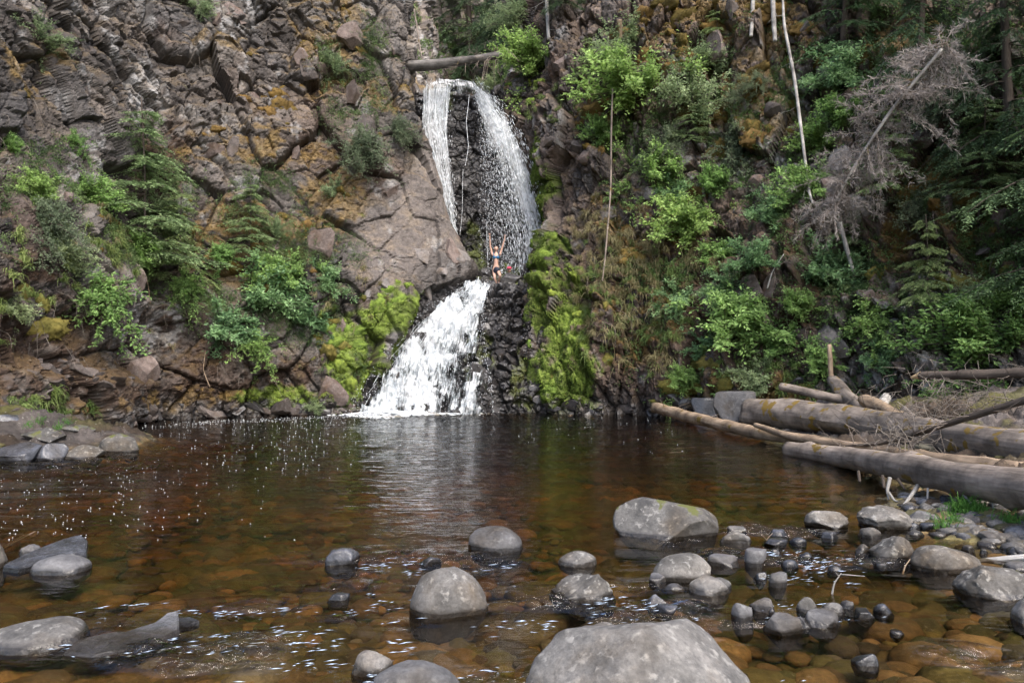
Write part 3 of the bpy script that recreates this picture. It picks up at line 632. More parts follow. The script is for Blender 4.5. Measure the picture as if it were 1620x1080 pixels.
def sheet(name, T, dens, thr, su, sv, off, seed, nu=50, nv=180, rough=0.05, lowf=0.22, soft=0.17):
    ys = np.linspace(T[0, 0], T[-1, 0], nv); ss = np.linspace(-0.06, 1.06, nu); Y, S = np.meshgrid(ys, ss, indexing='ij')
    p = stream_pt(T, Y.ravel(), S.ravel()); d = fbm(p * np.array([3.0, 3.0, 1.0]), 3, seed) * rough + 0.35 * rough * fbm(p * 8, 2, seed + 3)
    p[:, 1] -= off + d; p[:, 2] += d * 0.8
    t = (Y.ravel() - T[0, 0]) / (T[-1, 0] - T[0, 0]); s = S.ravel(); q = dens(s, t) + lowf * fbm(p * np.array([1.7, 1.7, 0.8]), 3, seed + 8) - 1.2 * np.clip(0.06 - np.minimum(s, 1 - s), 0, 1) * 8 - (12 if T is not ST_C else 5) * np.clip(0.05 - t, 0, 1)
    uv = np.stack([(s - 0.5) * np.interp(Y.ravel(), T[:, 0], T[:, 2] - T[:, 1]) / 40, p[:, 2] * 0.25 + p[:, 1] * 0.1], 1)
    me = mesh_np(name, p, grid_faces(nv, nu), True, np.repeat(np.clip(q, 0, 1)[:, None], 3, 1), uv)
    o = obj(name, me, white_water_mat(name + '_foam', thr, su, sv, seed=seed * 0.37, soft=soft), fall); return o
dA = lambda s, t: 0.95 - 0.4 * t - 0.5 * np.abs(s - 0.5) ** 2
dB = lambda s, t: np.clip(1.15 - 1.7 * np.abs(s - (0.5 + 0.28 * sstep(0.1, 0.6, t))) - 0.35 * t, 0, 1)
dC = lambda s, t: np.clip(1.2 - 2.5 * np.abs(s - (0.5 - 0.24 * sstep(0.2, 1.0, t))) * (0.5 + 0.5 * t) + 0.3 * (1 - t), 0.33, 1)
sheet('left_arm', ST_A, dA, 0.66, 18, 1.2, 0.05, 3, soft=.3); sheet('left_arm', ST_A, dA, 0.82, 24, 3, 0.16, 13)
sheet('right_arm', ST_B, dB, 0.60, 15, 1.2, 0.05, 5, soft=.34); sheet('right_arm', ST_B, dB, 0.81, 20, 3.5, 0.25, 15)
sheet('cascade', ST_C, dC, 0.67, 9, 2.2, 0.20, 7, 110, 170, 0.16, .75, .26); sheet('cascade', ST_C, dC, 0.82, 12, 5, 0.36, 17, 110, 170, 0.24, .8)
ST_L = np.array([(126, 690, 742, 30.2), (131, 682, 750, 29.5), (136, 680, 755, 29.2), (143, 678, 759, 29.0), (150, 678, 764, 28.9)])
sheet('lip', ST_L, lambda s, t: 0.34 - 0.55 * t + 0.25 * np.abs(s - .5), 0.60, 22, 3.0, 0.03, 23, 60, 60, 0.04, .5, .35)
# thin strands and flying drops
def spray(T, n, sfun, depth, rr, lr, seed, ymin=None):
    rg = np.random.default_rng(seed); t = rg.random(n) ** 0.9; s = sfun(rg, n, t); y = T[0, 0] + (T[-1, 0] - T[0, 0]) * t
    p = stream_pt(T, y, s); q = stream_pt(T, y + 2, s); d = q - p; p = p + rg.normal(0, 1, (n, 3)) * np.array([0.05, 0.06, 0.05]) ; p[:, 1] -= depth * rg.random(n)
    d = d / np.linalg.norm(d, axis=1, keepdims=True) + rg.normal(0, 0.12, (n, 3))
    return p, d, rg.uniform(*rr, n), rg.uniform(*lr, n)
parts = [spray(ST_A, 1100, lambda g, n, t: np.clip(g.normal(0.5, 0.27, n), -0.15, 1.15), 0.45, (0.005, 0.013), (0.02, 0.14), 1),
         spray(ST_B, 2600, lambda g, n, t: np.clip(g.normal(0.62, 0.27, n), -0.2, 1.12), 0.7, (0.005, 0.014), (0.02, 0.15), 2),
         spray(ST_B, 2400, lambda g, n, t: -0.55 * t * g.random(n) + 0.5 * g.random(n), 0.6, (0.005, 0.013), (0.01, 0.04), 3)]
me = drops_mesh('drops', *[np.concatenate([p[k] for p in parts]) for k in range(4)])
tag(obj('drops', me, M_DROP, fall), kind='stuff')
# the cascade: ropes and drops that leap over the ledges
g = np.random.default_rng(5)
def rope_points():
    P_, D_, R_, L_ = [], [], [], []
    for k in range(90):
        s0 = np.clip(g.normal(0.42, 0.28), 0.0, 1.0); t0 = g.random() * 0.85; n = g.integers(8, 26)
        y = ST_C[0, 0] + (ST_C[-1, 0] - ST_C[0, 0]) * np.clip(t0 + np.linspace(0, 0.02 * n / 2, n) * 0.8, 0, 1)
        s = s0 + 0.012 * np.sin(np.linspace(0, g.uniform(1, 3), n) + g.random() * 6)
        p = stream_pt(ST_C, y, s); hop = 0.06 * np.abs(np.sin(np.linspace(0, g.uniform(1, 3), n)))
        p[:, 1] -= 0.34 + hop; p[:, 2] += hop * 0.8; d = np.gradient(p, axis=0) if n > 1 else p
        P_.append(p); D_.append(d + 1e-6); R_.append(g.uniform(0.004, 0.010, n)); L_.append(np.linalg.norm(d, axis=1) * g.uniform(0.4, 0.9) + 0.01)
    return [np.concatenate(x) for x in (P_, D_, R_, L_)]
rp = rope_points()
sp2 = spray(ST_C, 2600, lambda g, n, t: np.clip(g.normal(0.5, 0.36, n), -0.08, 1.05), 0.5, (0.005, 0.014), (0.006, 0.03), 8); sp2[0][:, 1] -= 0.28; sp2[0][:, 2] += 0.05
tag(obj('drops', drops_mesh('drops', *[np.concatenate([a, b]) for a, b in zip(rp, sp2)]), M_DROP, fall), kind='stuff')
# thin trickles on the dark wall between the two arms, and beside the cascade
def trickle(pts, w, nm='trickle'):
    pts = np.array(pts, float); n = 40; t = np.linspace(0, len(pts) - 1, n); q = np.stack([np.interp(t, range(len(pts)), pts[:, k]) for k in range(3)], 1)
    q[:, 0] += 0.5 * np.sin(t * 3 + pts[0, 0]) ; ww = w * (0.6 + 0.8 * np.abs(np.sin(t * 9 + pts[0, 1])))
    L = PV(q[:, 0] - ww, q[:, 1], q[:, 2]); Rr = PV(q[:, 0] + ww, q[:, 1], q[:, 2]); M = PV(q[:, 0], q[:, 1], q[:, 2] - 0.03)
    V = np.stack([L, M, Rr], 1).reshape(-1, 3); tag(obj(nm, mesh_np(nm, V, grid_faces(n, 3)), M_DROP, fall))
trickle([(742, 150, 28.7), (738, 190, 28.4), (741, 230, 28.4), (736, 262, 28.4)], .35)

trickle([(733, 268, 28.4), (731, 330, 28.3), (728, 372, 28.2)], .25)
trickle([(770, 350, 27.9), (772, 420, 27.8)], .3)
# foam lying on the pool: churned patch at the foot, a line along the left bank, bubbles drifting off
def foam_mesh():
    g = np.random.default_rng(9); c, r = [], []
    n = 4200; x = g.normal(-4.0, 0.9, n); y = 22.6 - np.abs(g.normal(0, 0.75, n)) * np.exp(-((x + 4) / 1.2) ** 2) - 0.1 * np.abs(x + 3.4); c.append(np.stack([x, y], 1)); r.append(g.uniform(0.015, 0.09, n))
    n = 160; t = g.random(n) ** 1.6; x = -3.6 + 2.7 * t; y = 22.6 - np.abs(g.normal(0, 0.4, n)); c.append(np.stack([x, y], 1)); r.append(g.uniform(0.012, 0.06, n))
    t = g.random(380) ** .7; bx = np.interp(t, [0, .2, .45, .7, 1], [-10.0, -9.0, -7.6, -6.0, -4.8]); by = np.interp(t, [0, .2, .45, .7, 1], [17.5, 19.0, 20.6, 21.3, 21.9])
    c.append(np.stack([bx + g.normal(0, .3, 380) + .1, by - np.abs(g.normal(0, 0.8, 380)) - 0.15], 1)); r.append(g.uniform(0.005, 0.018, 380))
    n = 260; y = 19.5 - 9.5 * g.random(n) ** 1.5; x = -0.34 * y + g.normal(0, 0.085, n) * y; c.append(np.stack([x, y], 1)); r.append(g.uniform(0.006, 0.018, n) )
    n = 260; y = 10.5 - 4.5 * g.random(n); x = -0.62 * y + g.normal(0, 0.12, n) * y; c.append(np.stack([x, y], 1)); r.append(g.uniform(0.004, 0.010, n))
    n = 90; x = g.uniform(-5, 4, n); y = g.uniform(12, 22, n); c.append(np.stack([x, y], 1)); r.append(g.uniform(0.006, 0.014, n))
    n = 500; x = g.normal(-4.3, .7, n); y = 22.35 - np.abs(g.normal(0, .35, n)); c.append(np.stack([x, y], 1)); r.append(g.uniform(.05, .16, n))
    c = np.concatenate(c); r = np.concatenate(r); k = sdist(c, SHR) > 0.1; c, r = c[k], r[k]; n = len(c)
    zz = np.where((c[:, 1] > 21.3) & (c[:, 0] < -2.6) & (c[:, 0] > -5.6), 0.13 * g.random(n) ** 2.5 * np.exp(-((c[:, 0] + 4.1) / .9) ** 2), 0.004); cc = np.concatenate([c, zz[:, None]], 1); d = np.tile(np.array([[0, 0, 1.0]]), (n, 1))
    return drops_mesh('foam', cc, d, r, np.minimum(r * 0.3, 0.02) + 0.002)
tag(obj('foam', foam_mesh(), M_DROP), 'white foam and drifting bubbles on the pool under the falls', kind='stuff')

# sky glints on the riffles, modelled as short pale blue flecks gathered in bands
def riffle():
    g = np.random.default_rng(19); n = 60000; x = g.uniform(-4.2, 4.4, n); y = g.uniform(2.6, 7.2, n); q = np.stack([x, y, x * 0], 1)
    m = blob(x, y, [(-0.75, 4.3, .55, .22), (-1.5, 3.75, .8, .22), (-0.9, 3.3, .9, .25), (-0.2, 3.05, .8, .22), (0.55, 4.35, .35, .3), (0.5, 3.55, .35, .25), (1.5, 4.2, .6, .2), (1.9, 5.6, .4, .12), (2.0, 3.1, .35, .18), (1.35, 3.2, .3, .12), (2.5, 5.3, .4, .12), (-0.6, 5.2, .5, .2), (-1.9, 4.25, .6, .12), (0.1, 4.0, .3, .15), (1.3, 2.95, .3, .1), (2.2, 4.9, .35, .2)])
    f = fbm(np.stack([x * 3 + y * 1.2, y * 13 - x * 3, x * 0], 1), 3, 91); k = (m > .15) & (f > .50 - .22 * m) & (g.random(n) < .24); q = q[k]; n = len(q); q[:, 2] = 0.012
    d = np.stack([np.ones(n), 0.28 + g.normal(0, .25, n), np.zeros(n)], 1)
    return drops_mesh('riffle_foam', q, d, g.uniform(.001, .0032, n), g.uniform(.010, .045, n))  # riffle_foam: pale blue flecks standing for sky glints, no foam
tag(obj('riffle_foam', riffle(), plain_mat('sky_glint', (0.42, 0.52, 0.64), .15, .8)), 'pale flecks modelled as sky glints on the fast water between the stones', kind='stuff')

# ================================================================ STONES
import bmesh
def ico(sub):
    bm = bmesh.new(); bmesh.ops.create_icosphere(bm, subdivisions=sub, radius=1); v = np.array([x.co[:] for x in bm.verts]); f = np.array([[y.index for y in x.verts] for x in bm.faces]); bm.free(); return v, f
ICO = {k: ico(k) for k in (1, 2, 3, 4, 5, 6)}
def stone_mesh(kind, seed, sub=4, name='stone'):
    v, f = ICO[sub]; v = v.copy(); g = np.random.default_rng(seed)
    off = g.uniform(-50, 50, 3)
    if kind in ('round', 'flat', 'egg'):
        v = v * (1 + 0.13 * fbm(v * 0.9 + off, 2, seed)[:, None])
        if kind == 'egg': v[:, 0] *= 1 + 0.16 * v[:, 0]; v[:, 2] *= 1 - 0.12 * v[:, 0]
        for _ in range(5):
            n = g.normal(0, 1, 3); n[2] *= .6; n /= np.linalg.norm(n); k = g.uniform(0.78, 0.92); e = v @ n - k; v = v - np.outer(np.maximum(e, 0) * 0.75, n)
        v += v * (0.012 * fbm(v * 5 + off, 3, seed + 1)[:, None])
    elif kind == 'block':
        for _ in range(10):
            n = g.normal(0, 1, 3); n /= np.linalg.norm(n); k = g.uniform(0.38, 0.62); e = v @ n - k; v = v - np.outer(np.maximum(e, 0), n)
    elif kind == 'wedge':
        for n, k in (((-.55, -.35, .75), .62), ((.62, -.3, .72), .55), ((.1, -.8, .6), .6), ((-.1, .3, .95), .72), ((.9, -.3, .1), .8), ((-.9, -.4, .1), .8)):
            n = np.array(n) / np.linalg.norm(n); e = v @ n - k; v = v - np.outer(np.maximum(e, 0) * 0.85, n)
        v += v * (0.035 * fbm(v * 2.5 + off, 4, seed + 1) + .008 * fbm(v * 14, 3, seed))[:, None]
    else:
        for _ in range(11 if kind == 'angular' else 8):
            n = g.normal(0, 1, 3); n /= np.linalg.norm(n); k = g.uniform(0.5, 0.8); e = v @ n - k; v = v - np.outer(np.maximum(e, 0) * 0.97, n)
        if kind == 'slab':
            e = v[:, 2] - 0.5; v[:, 2] -= np.maximum(e, 0) * 0.97
        m = np.abs(v).max(0); v = v / m
        v += v * ((0.05 if kind == 'rough' else 0.02) * fbm(v * 3.5 + off, 4, seed + 1)[:, None])
    if kind == 'rough': v += v * (0.03 * fbm(v * 9 + off, 3, seed + 2)[:, None])
    mx, mn = v.max(0), v.min(0); v = (v - (mx + mn) / 2) / ((mx - mn) / 2)
    return mesh_np(name, v, f, True)
S_PALE = stone_mat('pale_stone', (0.062, 0.06, 0.057), (0.16, 0.152, 0.142), (0.30, 0.29, 0.27), spotamt=0.6)
S_GREY = stone_mat('grey_stone', (0.06, 0.06, 0.063), (0.12, 0.118, 0.12), (0.2, 0.2, 0.2), spotamt=0.4)
S_ROUGH = stone_mat('rough_stone', (0.055, 0.052, 0.047), (0.155, 0.145, 0.132), (0.30, 0.29, 0.265), spotamt=0.8, rough=.9)
S_DARK = stone_mat('dark_wet_stone', (0.035, 0.037, 0.043), (0.085, 0.09, 0.105), (0.16, .17, .19), spotamt=0.3, rough=0.22)
S_MOSS = stone_mat('mossy_stone', (0.042, 0.041, 0.039), (0.125, 0.12, 0.112), (0.27, 0.26, 0.24), spotamt=0.6, moss=0.12)
SM = dict(p=S_PALE, g=S_GREY, r=S_ROUGH, d=S_DARK, m=S_MOSS)
# x0, x1, top, bottom (photograph pixels of the visible part), shape, tone, yaw, label
STONES = [
 (650, 770, 895, 975, 'egg', 'p', .2, 'large smooth egg-shaped grey boulder in the middle of the shallows'),
 (742, 826, 833, 872, 'round', 'g', 0, 'smooth domed grey stone with a dark wet rim behind the big egg-shaped boulder'),
 (873, 972, 905, 951, 'rough', 'r', .4, 'rough pale stone with a blunt end, right of the egg-shaped boulder'),
 (883, 944, 871, 896, 'flat', 'p', .3, 'small flat pale stone with dark spots just behind the rough pale stone'),
 (1034, 1124, 875, 920, 'round', 'r', 0, 'rounded grey-brown boulder in front of the mossy angular boulder'),
 (1092, 1152, 912, 942, 'round', 'p', .2, 'small rounded pale stone touching the grey-brown boulder on its near side'),
 (1120, 1167, 878, 897, 'flat', 'g', 0, 'flat dark grey stone beside the rounded grey-brown boulder'),
 (1177, 1213, 868, 896, 'flat', 'g', .7, 'smooth grey stone tilted in fast water past the flat dark one'),
 (1274, 1340, 806, 835, 'rough', 'r', 0, 'lone low rough stone near the pool edge in front of the longest log'),
 (1355, 1441, 800, 838, 'rough', 'r', .2, 'big rough grey stone at the corner of the gravel bank under the near log'),
 (1358, 1396, 833, 851, 'egg', 'p', .4, 'smooth pale egg-shaped stone in front of the big rough corner stone'),
 (1378, 1451, 846, 886, 'rough', 'r', 0, 'knobbly round boulder touching the long oval one'),
 (1443, 1538, 862, 906, 'egg', 'r', -.2, 'long oval speckled boulder leaning beside the knobbly round one'),
 (1518, 1622, 897, 949, 'rough', 'r', .3, 'broad rough pale boulder in the water before the driftwood stick'),
 (1600, 1680, 942, 990, 'rough', 'p', 0, 'pale boulder cut by the right edge of the photo'),
 (517, 566, 866, 893, 'round', 'd', 0, 'small dark dome of stone alone in the brown water'),
 (-30, 134, 983, 1032, 'egg', 'p', 3.1, 'long smooth oval boulder with a pale top at the lower left corner'),
 (50, 143, 876, 909, 'egg', 'g', 2.9, 'grey oval stone lying against the dark slab near the left edge'),
 (28, 68, 860, 880, 'round', 'g', 0, 'small grey stone behind the dark slab near the left edge'),
 (-40, 10, 850, 900, 'rough', 'r', 0, 'rough stone cut by the left edge of the photo beside dry twigs'),
 (920, 997, 985, 1030, 'round', 'p', .3, 'rounded grey stone tucked behind the huge foreground boulder'),
 (836, 1200, 988, 1230, 'wedge', 'p', .15, 'huge smooth-topped grey boulder at the bottom edge of the photo'),
 (558, 622, 1028, 1068, 'round', 'p', 0, 'pale lumpy stone at the bottom edge, behind its larger grey neighbour'),
 (592, 728, 1048, 1120, 'egg', 'g', .2, 'wide grey stone half cut by the bottom edge of the photo'),
 (662, 698, 879, 895, 'round', 'd', 0, 'small bluish wet stone in the ripples behind the egg-shaped boulder'),
 (1138, 1186, 838, 859, 'rough', 'p', 0, 'pale wet stone just past the right tip of the mossy boulder'),
 (1150, 1182, 832, 842, 'flat', 'p', 0, 'low pale stone behind the pale wet one beside the mossy boulder'),
 (1207, 1246, 851, 863, 'flat', 'd', .5, 'bluish wet cobble in the riffle, front one of three'),
 (1216, 1247, 837, 849, 'flat', 'd', .1, 'bluish wet cobble in the riffle with a sprig of twig behind it'),
 (1248, 1276, 849, 860, 'flat', 'd', .2, 'flat bluish wet cobble on the right side of three in the riffle'),
 (1298, 1326, 840, 852, 'angular', 'd', .3, 'blue-black block standing alone below the lone rough stone'),
 (1349, 1375, 859, 873, 'angular', 'p', .1, 'small white-topped stone against the knobbly round boulder'),
 (1214, 1245, 906, 929, 'slab', 'g', .8, 'small grey tablet of rock tipped up out of the water'),
 (1193, 1214, 904, 917, 'angular', 'd', .3, 'small black wet stone next to the tipped grey tablet'),
 (1158, 1192, 952, 984, 'angular', 'g', .3, 'pointed grey stone, first of the cluster in front of the tablet'),
 (1186, 1222, 947, 968, 'slab', 'g', -.2, 'flat-topped grey stone beside the pointed one'),
 (1208, 1266, 974, 1006, 'slab', 'g', -.4, 'long flat grey stone sloping into the water, nearest of the cluster'),
 (1215, 1230, 961, 976, 'angular', 'd', .3, 'thin dark stone standing on edge between two flat grey ones'),
 (1245, 1281, 974, 993, 'angular', 'g', .1, 'small dark angular stone between the two long flat ones'),
 (1260, 1293, 944, 970, 'round', 'r', 0, 'speckled round cobble at the back of the cluster'),
 (1296, 1334, 952, 970, 'round', 'p', .2, 'pale cobble beside the speckled round one'),
 (1275, 1329, 967, 992, 'slab', 'g', .2, 'wedge-shaped flat grey stone in front of the two cobbles'),
 (1328, 1350, 949, 964, 'round', 'g', .1, 'small round grey cobble at the end of the row'),
 (1382, 1412, 954, 970, 'angular', 'd', .1, 'blue-black angular stone away from the row of cobbles'),
 (1348, 1384, 964, 976, 'flat', 'd', .2, 'low black wet stone next to the blue-black angular one'),
 (1349, 1387, 1032, 1054, 'angular', 'd', .1, 'dark blue wet stone alone close to the bottom right'),
 (1408, 1430, 996, 1004, 'flat', 'g', .1, 'small grey stone barely breaking the surface above the dark blue one'),
 (1020, 1058, 940, 958, 'angular', 'd', .1, 'dark wet stone behind a smaller one near the rounded pale stone'),
 (1040, 1072, 957, 972, 'flat', 'd', .1, 'small dark wet stone in front of a bigger dark one'),
 (1024, 1056, 906, 921, 'angular', 'g', .5, 'small dark grey stone under the left end of the grey-brown boulder'),
 (1050, 1082, 922, 934, 'flat', 'g', .1, 'low grey stone below the grey-brown boulder'),
 (1116, 1156, 913, 932, 'flat', 'p', .1, 'flat pale stone half hidden by the small rounded pale stone'),
 (1236, 1262, 884, 897, 'flat', 'd', .1, 'glossy bluish stone in the riffle beyond the tipped tablet'),
 (1308, 1334, 893, 903, 'flat', 'd', .1, 'low bluish stone just behind the forked twig'),
 (1218, 1234, 868, 876, 'flat', 'd', .1, 'tiny wet stone in the middle of the riffle'),
 (1263, 1285, 873, 883, 'flat', 'd', .1, 'bluish wet stone ringed by bright ripples'),
 (1384, 1406, 889, 897, 'flat', 'd', .1, 'low wet stone in front of the knobbly round boulder'),
 (520, 553, 938, 950, 'flat', 'd', .1, 'barely emerged dark stone left of the egg-shaped boulder'),
 (1436, 1476, 806, 826, 'round', 'g', .1, 'smooth blue-grey stone right beside the big rough corner stone'),
 (1433, 1454, 826, 838, 'round', 'd', .1, 'small blue stone in front of the smooth blue-grey one'),
 (1454, 1487, 826, 838, 'flat', 'd', .1, 'flat blue stone at the water side of the gravel bank'),
 (1486, 1516, 825, 840, 'flat', 'p', .1, 'pale flat stone at the foot of the grass tuft'),
 (1514, 1534, 826, 838, 'round', 'g', .1, 'dark round stone next to the pale flat one by the grass'),
 (1520, 1562, 830, 854, 'angular', 'p', .1, 'cracked pinkish stone at the edge of the bank'),
 (1552, 1602, 842, 862, 'flat', 'g', .1, 'low blue-grey stone with water around it by the cracked pinkish one'),
 (1583, 1620, 857, 873, 'round', 'g', .1, 'grey stone near the right edge behind the driftwood stick'),
 (1522, 1542, 862, 872, 'flat', 'p', .1, 'small pale stone in still water behind the broad boulder'),
 (1550, 1563, 868, 876, 'flat', 'p', .1, 'tiny white stone in still water near the driftwood stick'),
 (1434, 1462, 838, 846, 'flat', 'p', .1, 'thin pale stone awash between bank and boulders'),
 (1480, 1516, 798, 820, 'egg', 'g', .6, 'blue-grey egg-shaped stone left of the grass tuft'),
 (1528, 1566, 783, 801, 'rough', 'p', .1, 'pale rough stone directly under the near log'),
 (1576, 1612, 797, 812, 'flat', 'g', .1, 'flat grey stone behind the grass below the near log'),
 (1590, 1640, 830, 854, 'round', 'd', .1, 'black stone at the right edge above the driftwood stick'),
 (1565, 1597, 823, 838, 'round', 'g', .1, 'dark grey stone in the middle of the pebble heap'),
 (1540, 1568, 812, 826, 'round', 'd', .1, 'dark stone in the shade of the grass tuft'),
 (1604, 1640, 810, 826, 'flat', 'g', .1, 'grey stone by the right edge below the near log'),
 (1558, 1582, 903, 916, 'round', 'g', .1, 'small round stone lying on the broad rough boulder'),
 (1590, 1632, 888, 904, 'round', 'g', .1, 'grey stone behind the driftwood stick at the right edge'),
 (1466, 1484, 800, 812, 'angular', 'd', .1, 'small pointed dark stone between two blue-grey ones'),
 (1130, 1192, 618, 674, 'slab', 'g', .1, 'tall wet blue-grey block of rock at the head of the thick log'),
 (1092, 1138, 628, 664, 'slab', 'd', .4, 'low wet slab beside the tall blue-grey block'),
 (158, 219, 685, 716, 'round', 'm', 0, 'moss-topped boulder at the tip of the left bank'),
 (98, 166, 703, 726, 'block', 'r', .1, 'low pale rock shelf joined to the moss-topped boulder'),
 (58, 100, 700, 728, 'block', 'd', .2, 'squarish dark grey block at the edge of the left bank'),
 (-20, 56, 700, 732, 'block', 'd', .4, 'jagged grey rock cut by the left edge on the far bank'),
 (36, 104, 676, 716, 'block', 'm', .5, 'leaning rock with moss and grass on the left bank'),
 (-40, 40, 655, 712, 'block', 'd', .8, 'tilted dark slab behind the jagged grey rock at the left edge'),
 (96, 150, 672, 706, 'block', 'm', .2, 'mossy brown rock between the leaning rock and the moss-topped boulder'),
]
def place_stone(x0, x1, yt, yb, kind, tone, yaw, label, zb=0.0, sub=None, seed=None):
    g0 = ground((x0 + x1) / 2, yb, 0.0); zb_ = float(bed_z(g0[None, :2])[0]) if g0[1] < 24 else 0
    if zb_ > 0.02:                                                 # stands on a bank: find where the ray meets it
        for _ in range(6): g0 = ground((x0 + x1) / 2, yb, max(0.0, zb_)); zb_ = float(bed_z(g0[None, :2])[0])
    w = (x1 - x0) / FPX * g0[1] / 2; rd = w * (0.75 if kind in ('flat', 'slab') else 0.8)
    if yt < 730 and (x1 - x0) > 60: rd = w * 0.6
    Yc = g0[1] + rd * 0.85; w = (x1 - x0) / FPX * Yc / 2
    zt = P((x0 + x1) / 2, yt, Yc)[2]; base = max(0.0, zb_); h = max(zt - base, 0.012)
    kind = {'flat': 'slab', 'round': 'rough'}.get(kind, kind) if (x1 - x0) < 60 and tone in 'dgp' and (int(x0) % 3) else kind; rz = (h * 0.9 + 0.02) if (zb_ <= 0.02 and (x1 - x0) < 200) else (h * 0.72 + 0.025); c = P((x0 + x1) / 2, yt, Yc); c[2] = zt - rz
    sd = seed if seed is not None else int(x0 * 7 + yt)
    sub = sub or (5 if (x1 - x0) > 85 else 4 if (x1 - x0) > 34 else 3)
    o = obj('boulder' if (x1 - x0) > 85 else 'stone', stone_mesh(kind, abs(sd), sub), SM[tone], loc=c, rot=(0, 0, yaw if abs(yaw) > 2 else yaw * 0.4), scale=(w * 1.02, rd, rz))
    tag(o, label, 'boulder' if (x1 - x0) > 85 else 'stone', 'stones in the shallows and on the banks'); return o
for s in STONES: place_stone(*s)
# moss-topped angular boulder, long dark slab, wet slab
b9 = place_stone(972, 1136, 787, 853, 'block', 'm', .1, 'large angular grey boulder with moss on top, at the edge of the pool', seed=812)
def slab_stone(pts, h, name, label, mat, tilt=0.0, z0=0.0, thick=0.12):
    """flat slab: outline given in pixels on the water, back edge lifted by h"""
    G = [ground(x, y, 0.0) for x, y in pts]; n = len(G); c = sum(G) / n
    bm = bmesh.new(); top = []; bot = []
    ymin = min(q[1] for q in G); ymax = max(q[1] for q in G)
    for q in G:
        t = (q[1] - ymin) / (ymax - ymin + 1e-6); zt = z0 + h * t
        top.append(bm.verts.new((q[0], q[1], zt))); bot.append(bm.verts.new((c[0] + (q[0] - c[0]) * 1.03, c[1] + (q[1] - c[1]) * 1.03, zt - thick)))
    bm.faces.new(top); bm.faces.new(bot[::-1])
    for i in range(n): bm.faces.new((top[i - 1], bot[i - 1], bot[i], top[i]))
    bmesh.ops.recalc_face_normals(bm, faces=bm.faces); bmesh.ops.bevel(bm, geom=bm.edges[:], offset=0.008, segments=2, affect='EDGES')
    bmesh.ops.triangulate(bm, faces=bm.faces); bmesh.ops.subdivide_edges(bm, edges=bm.edges, cuts=3)
    for v in bm.verts:
        d = fbm(np.array([v.co[:]]) * 7, 4, 77)[0] * 0.008; v.co.z += d; v.co.y += d
    me = bpy.data.meshes.new(name); bm.to_mesh(me); bm.free(); o = obj(name, me, mat); tag(o, label, 'stone', 'stones in the shallows and on the banks'); return o
slab_stone([(100, 1036), (118, 1020), (200, 1004), (245, 994), (262, 984), (280, 981), (283, 1004), (262, 1013), (215, 1027), (150, 1038)], 0.035, 'slab', 'long flat wet slab pointing right beside the oval boulder at the lower left', stone_mat('wet_slab', (0.07, 0.072, 0.078), (0.15, 0.15, 0.158), (0.2, 0.2, 0.21), spotamt=0.3, rough=0.2), z0=0.015, thick=.045)
slab_stone([(277, 984), (300, 984), (316, 988), (300, 992), (280, 992)], 0.01, 'stone', 'thin black sliver of rock at the right tip of the long wet slab', S_DARK, z0=0.015, thick=.05)
slab_stone([(4, 903), (45, 888), (100, 874), (128, 870), (138, 876), (135, 888), (90, 892), (30, 906)], 0.10, 'slab', 'thin dark slab tilted up behind the grey oval stone near the left edge', S_DARK, z0=0.03, thick=.06)
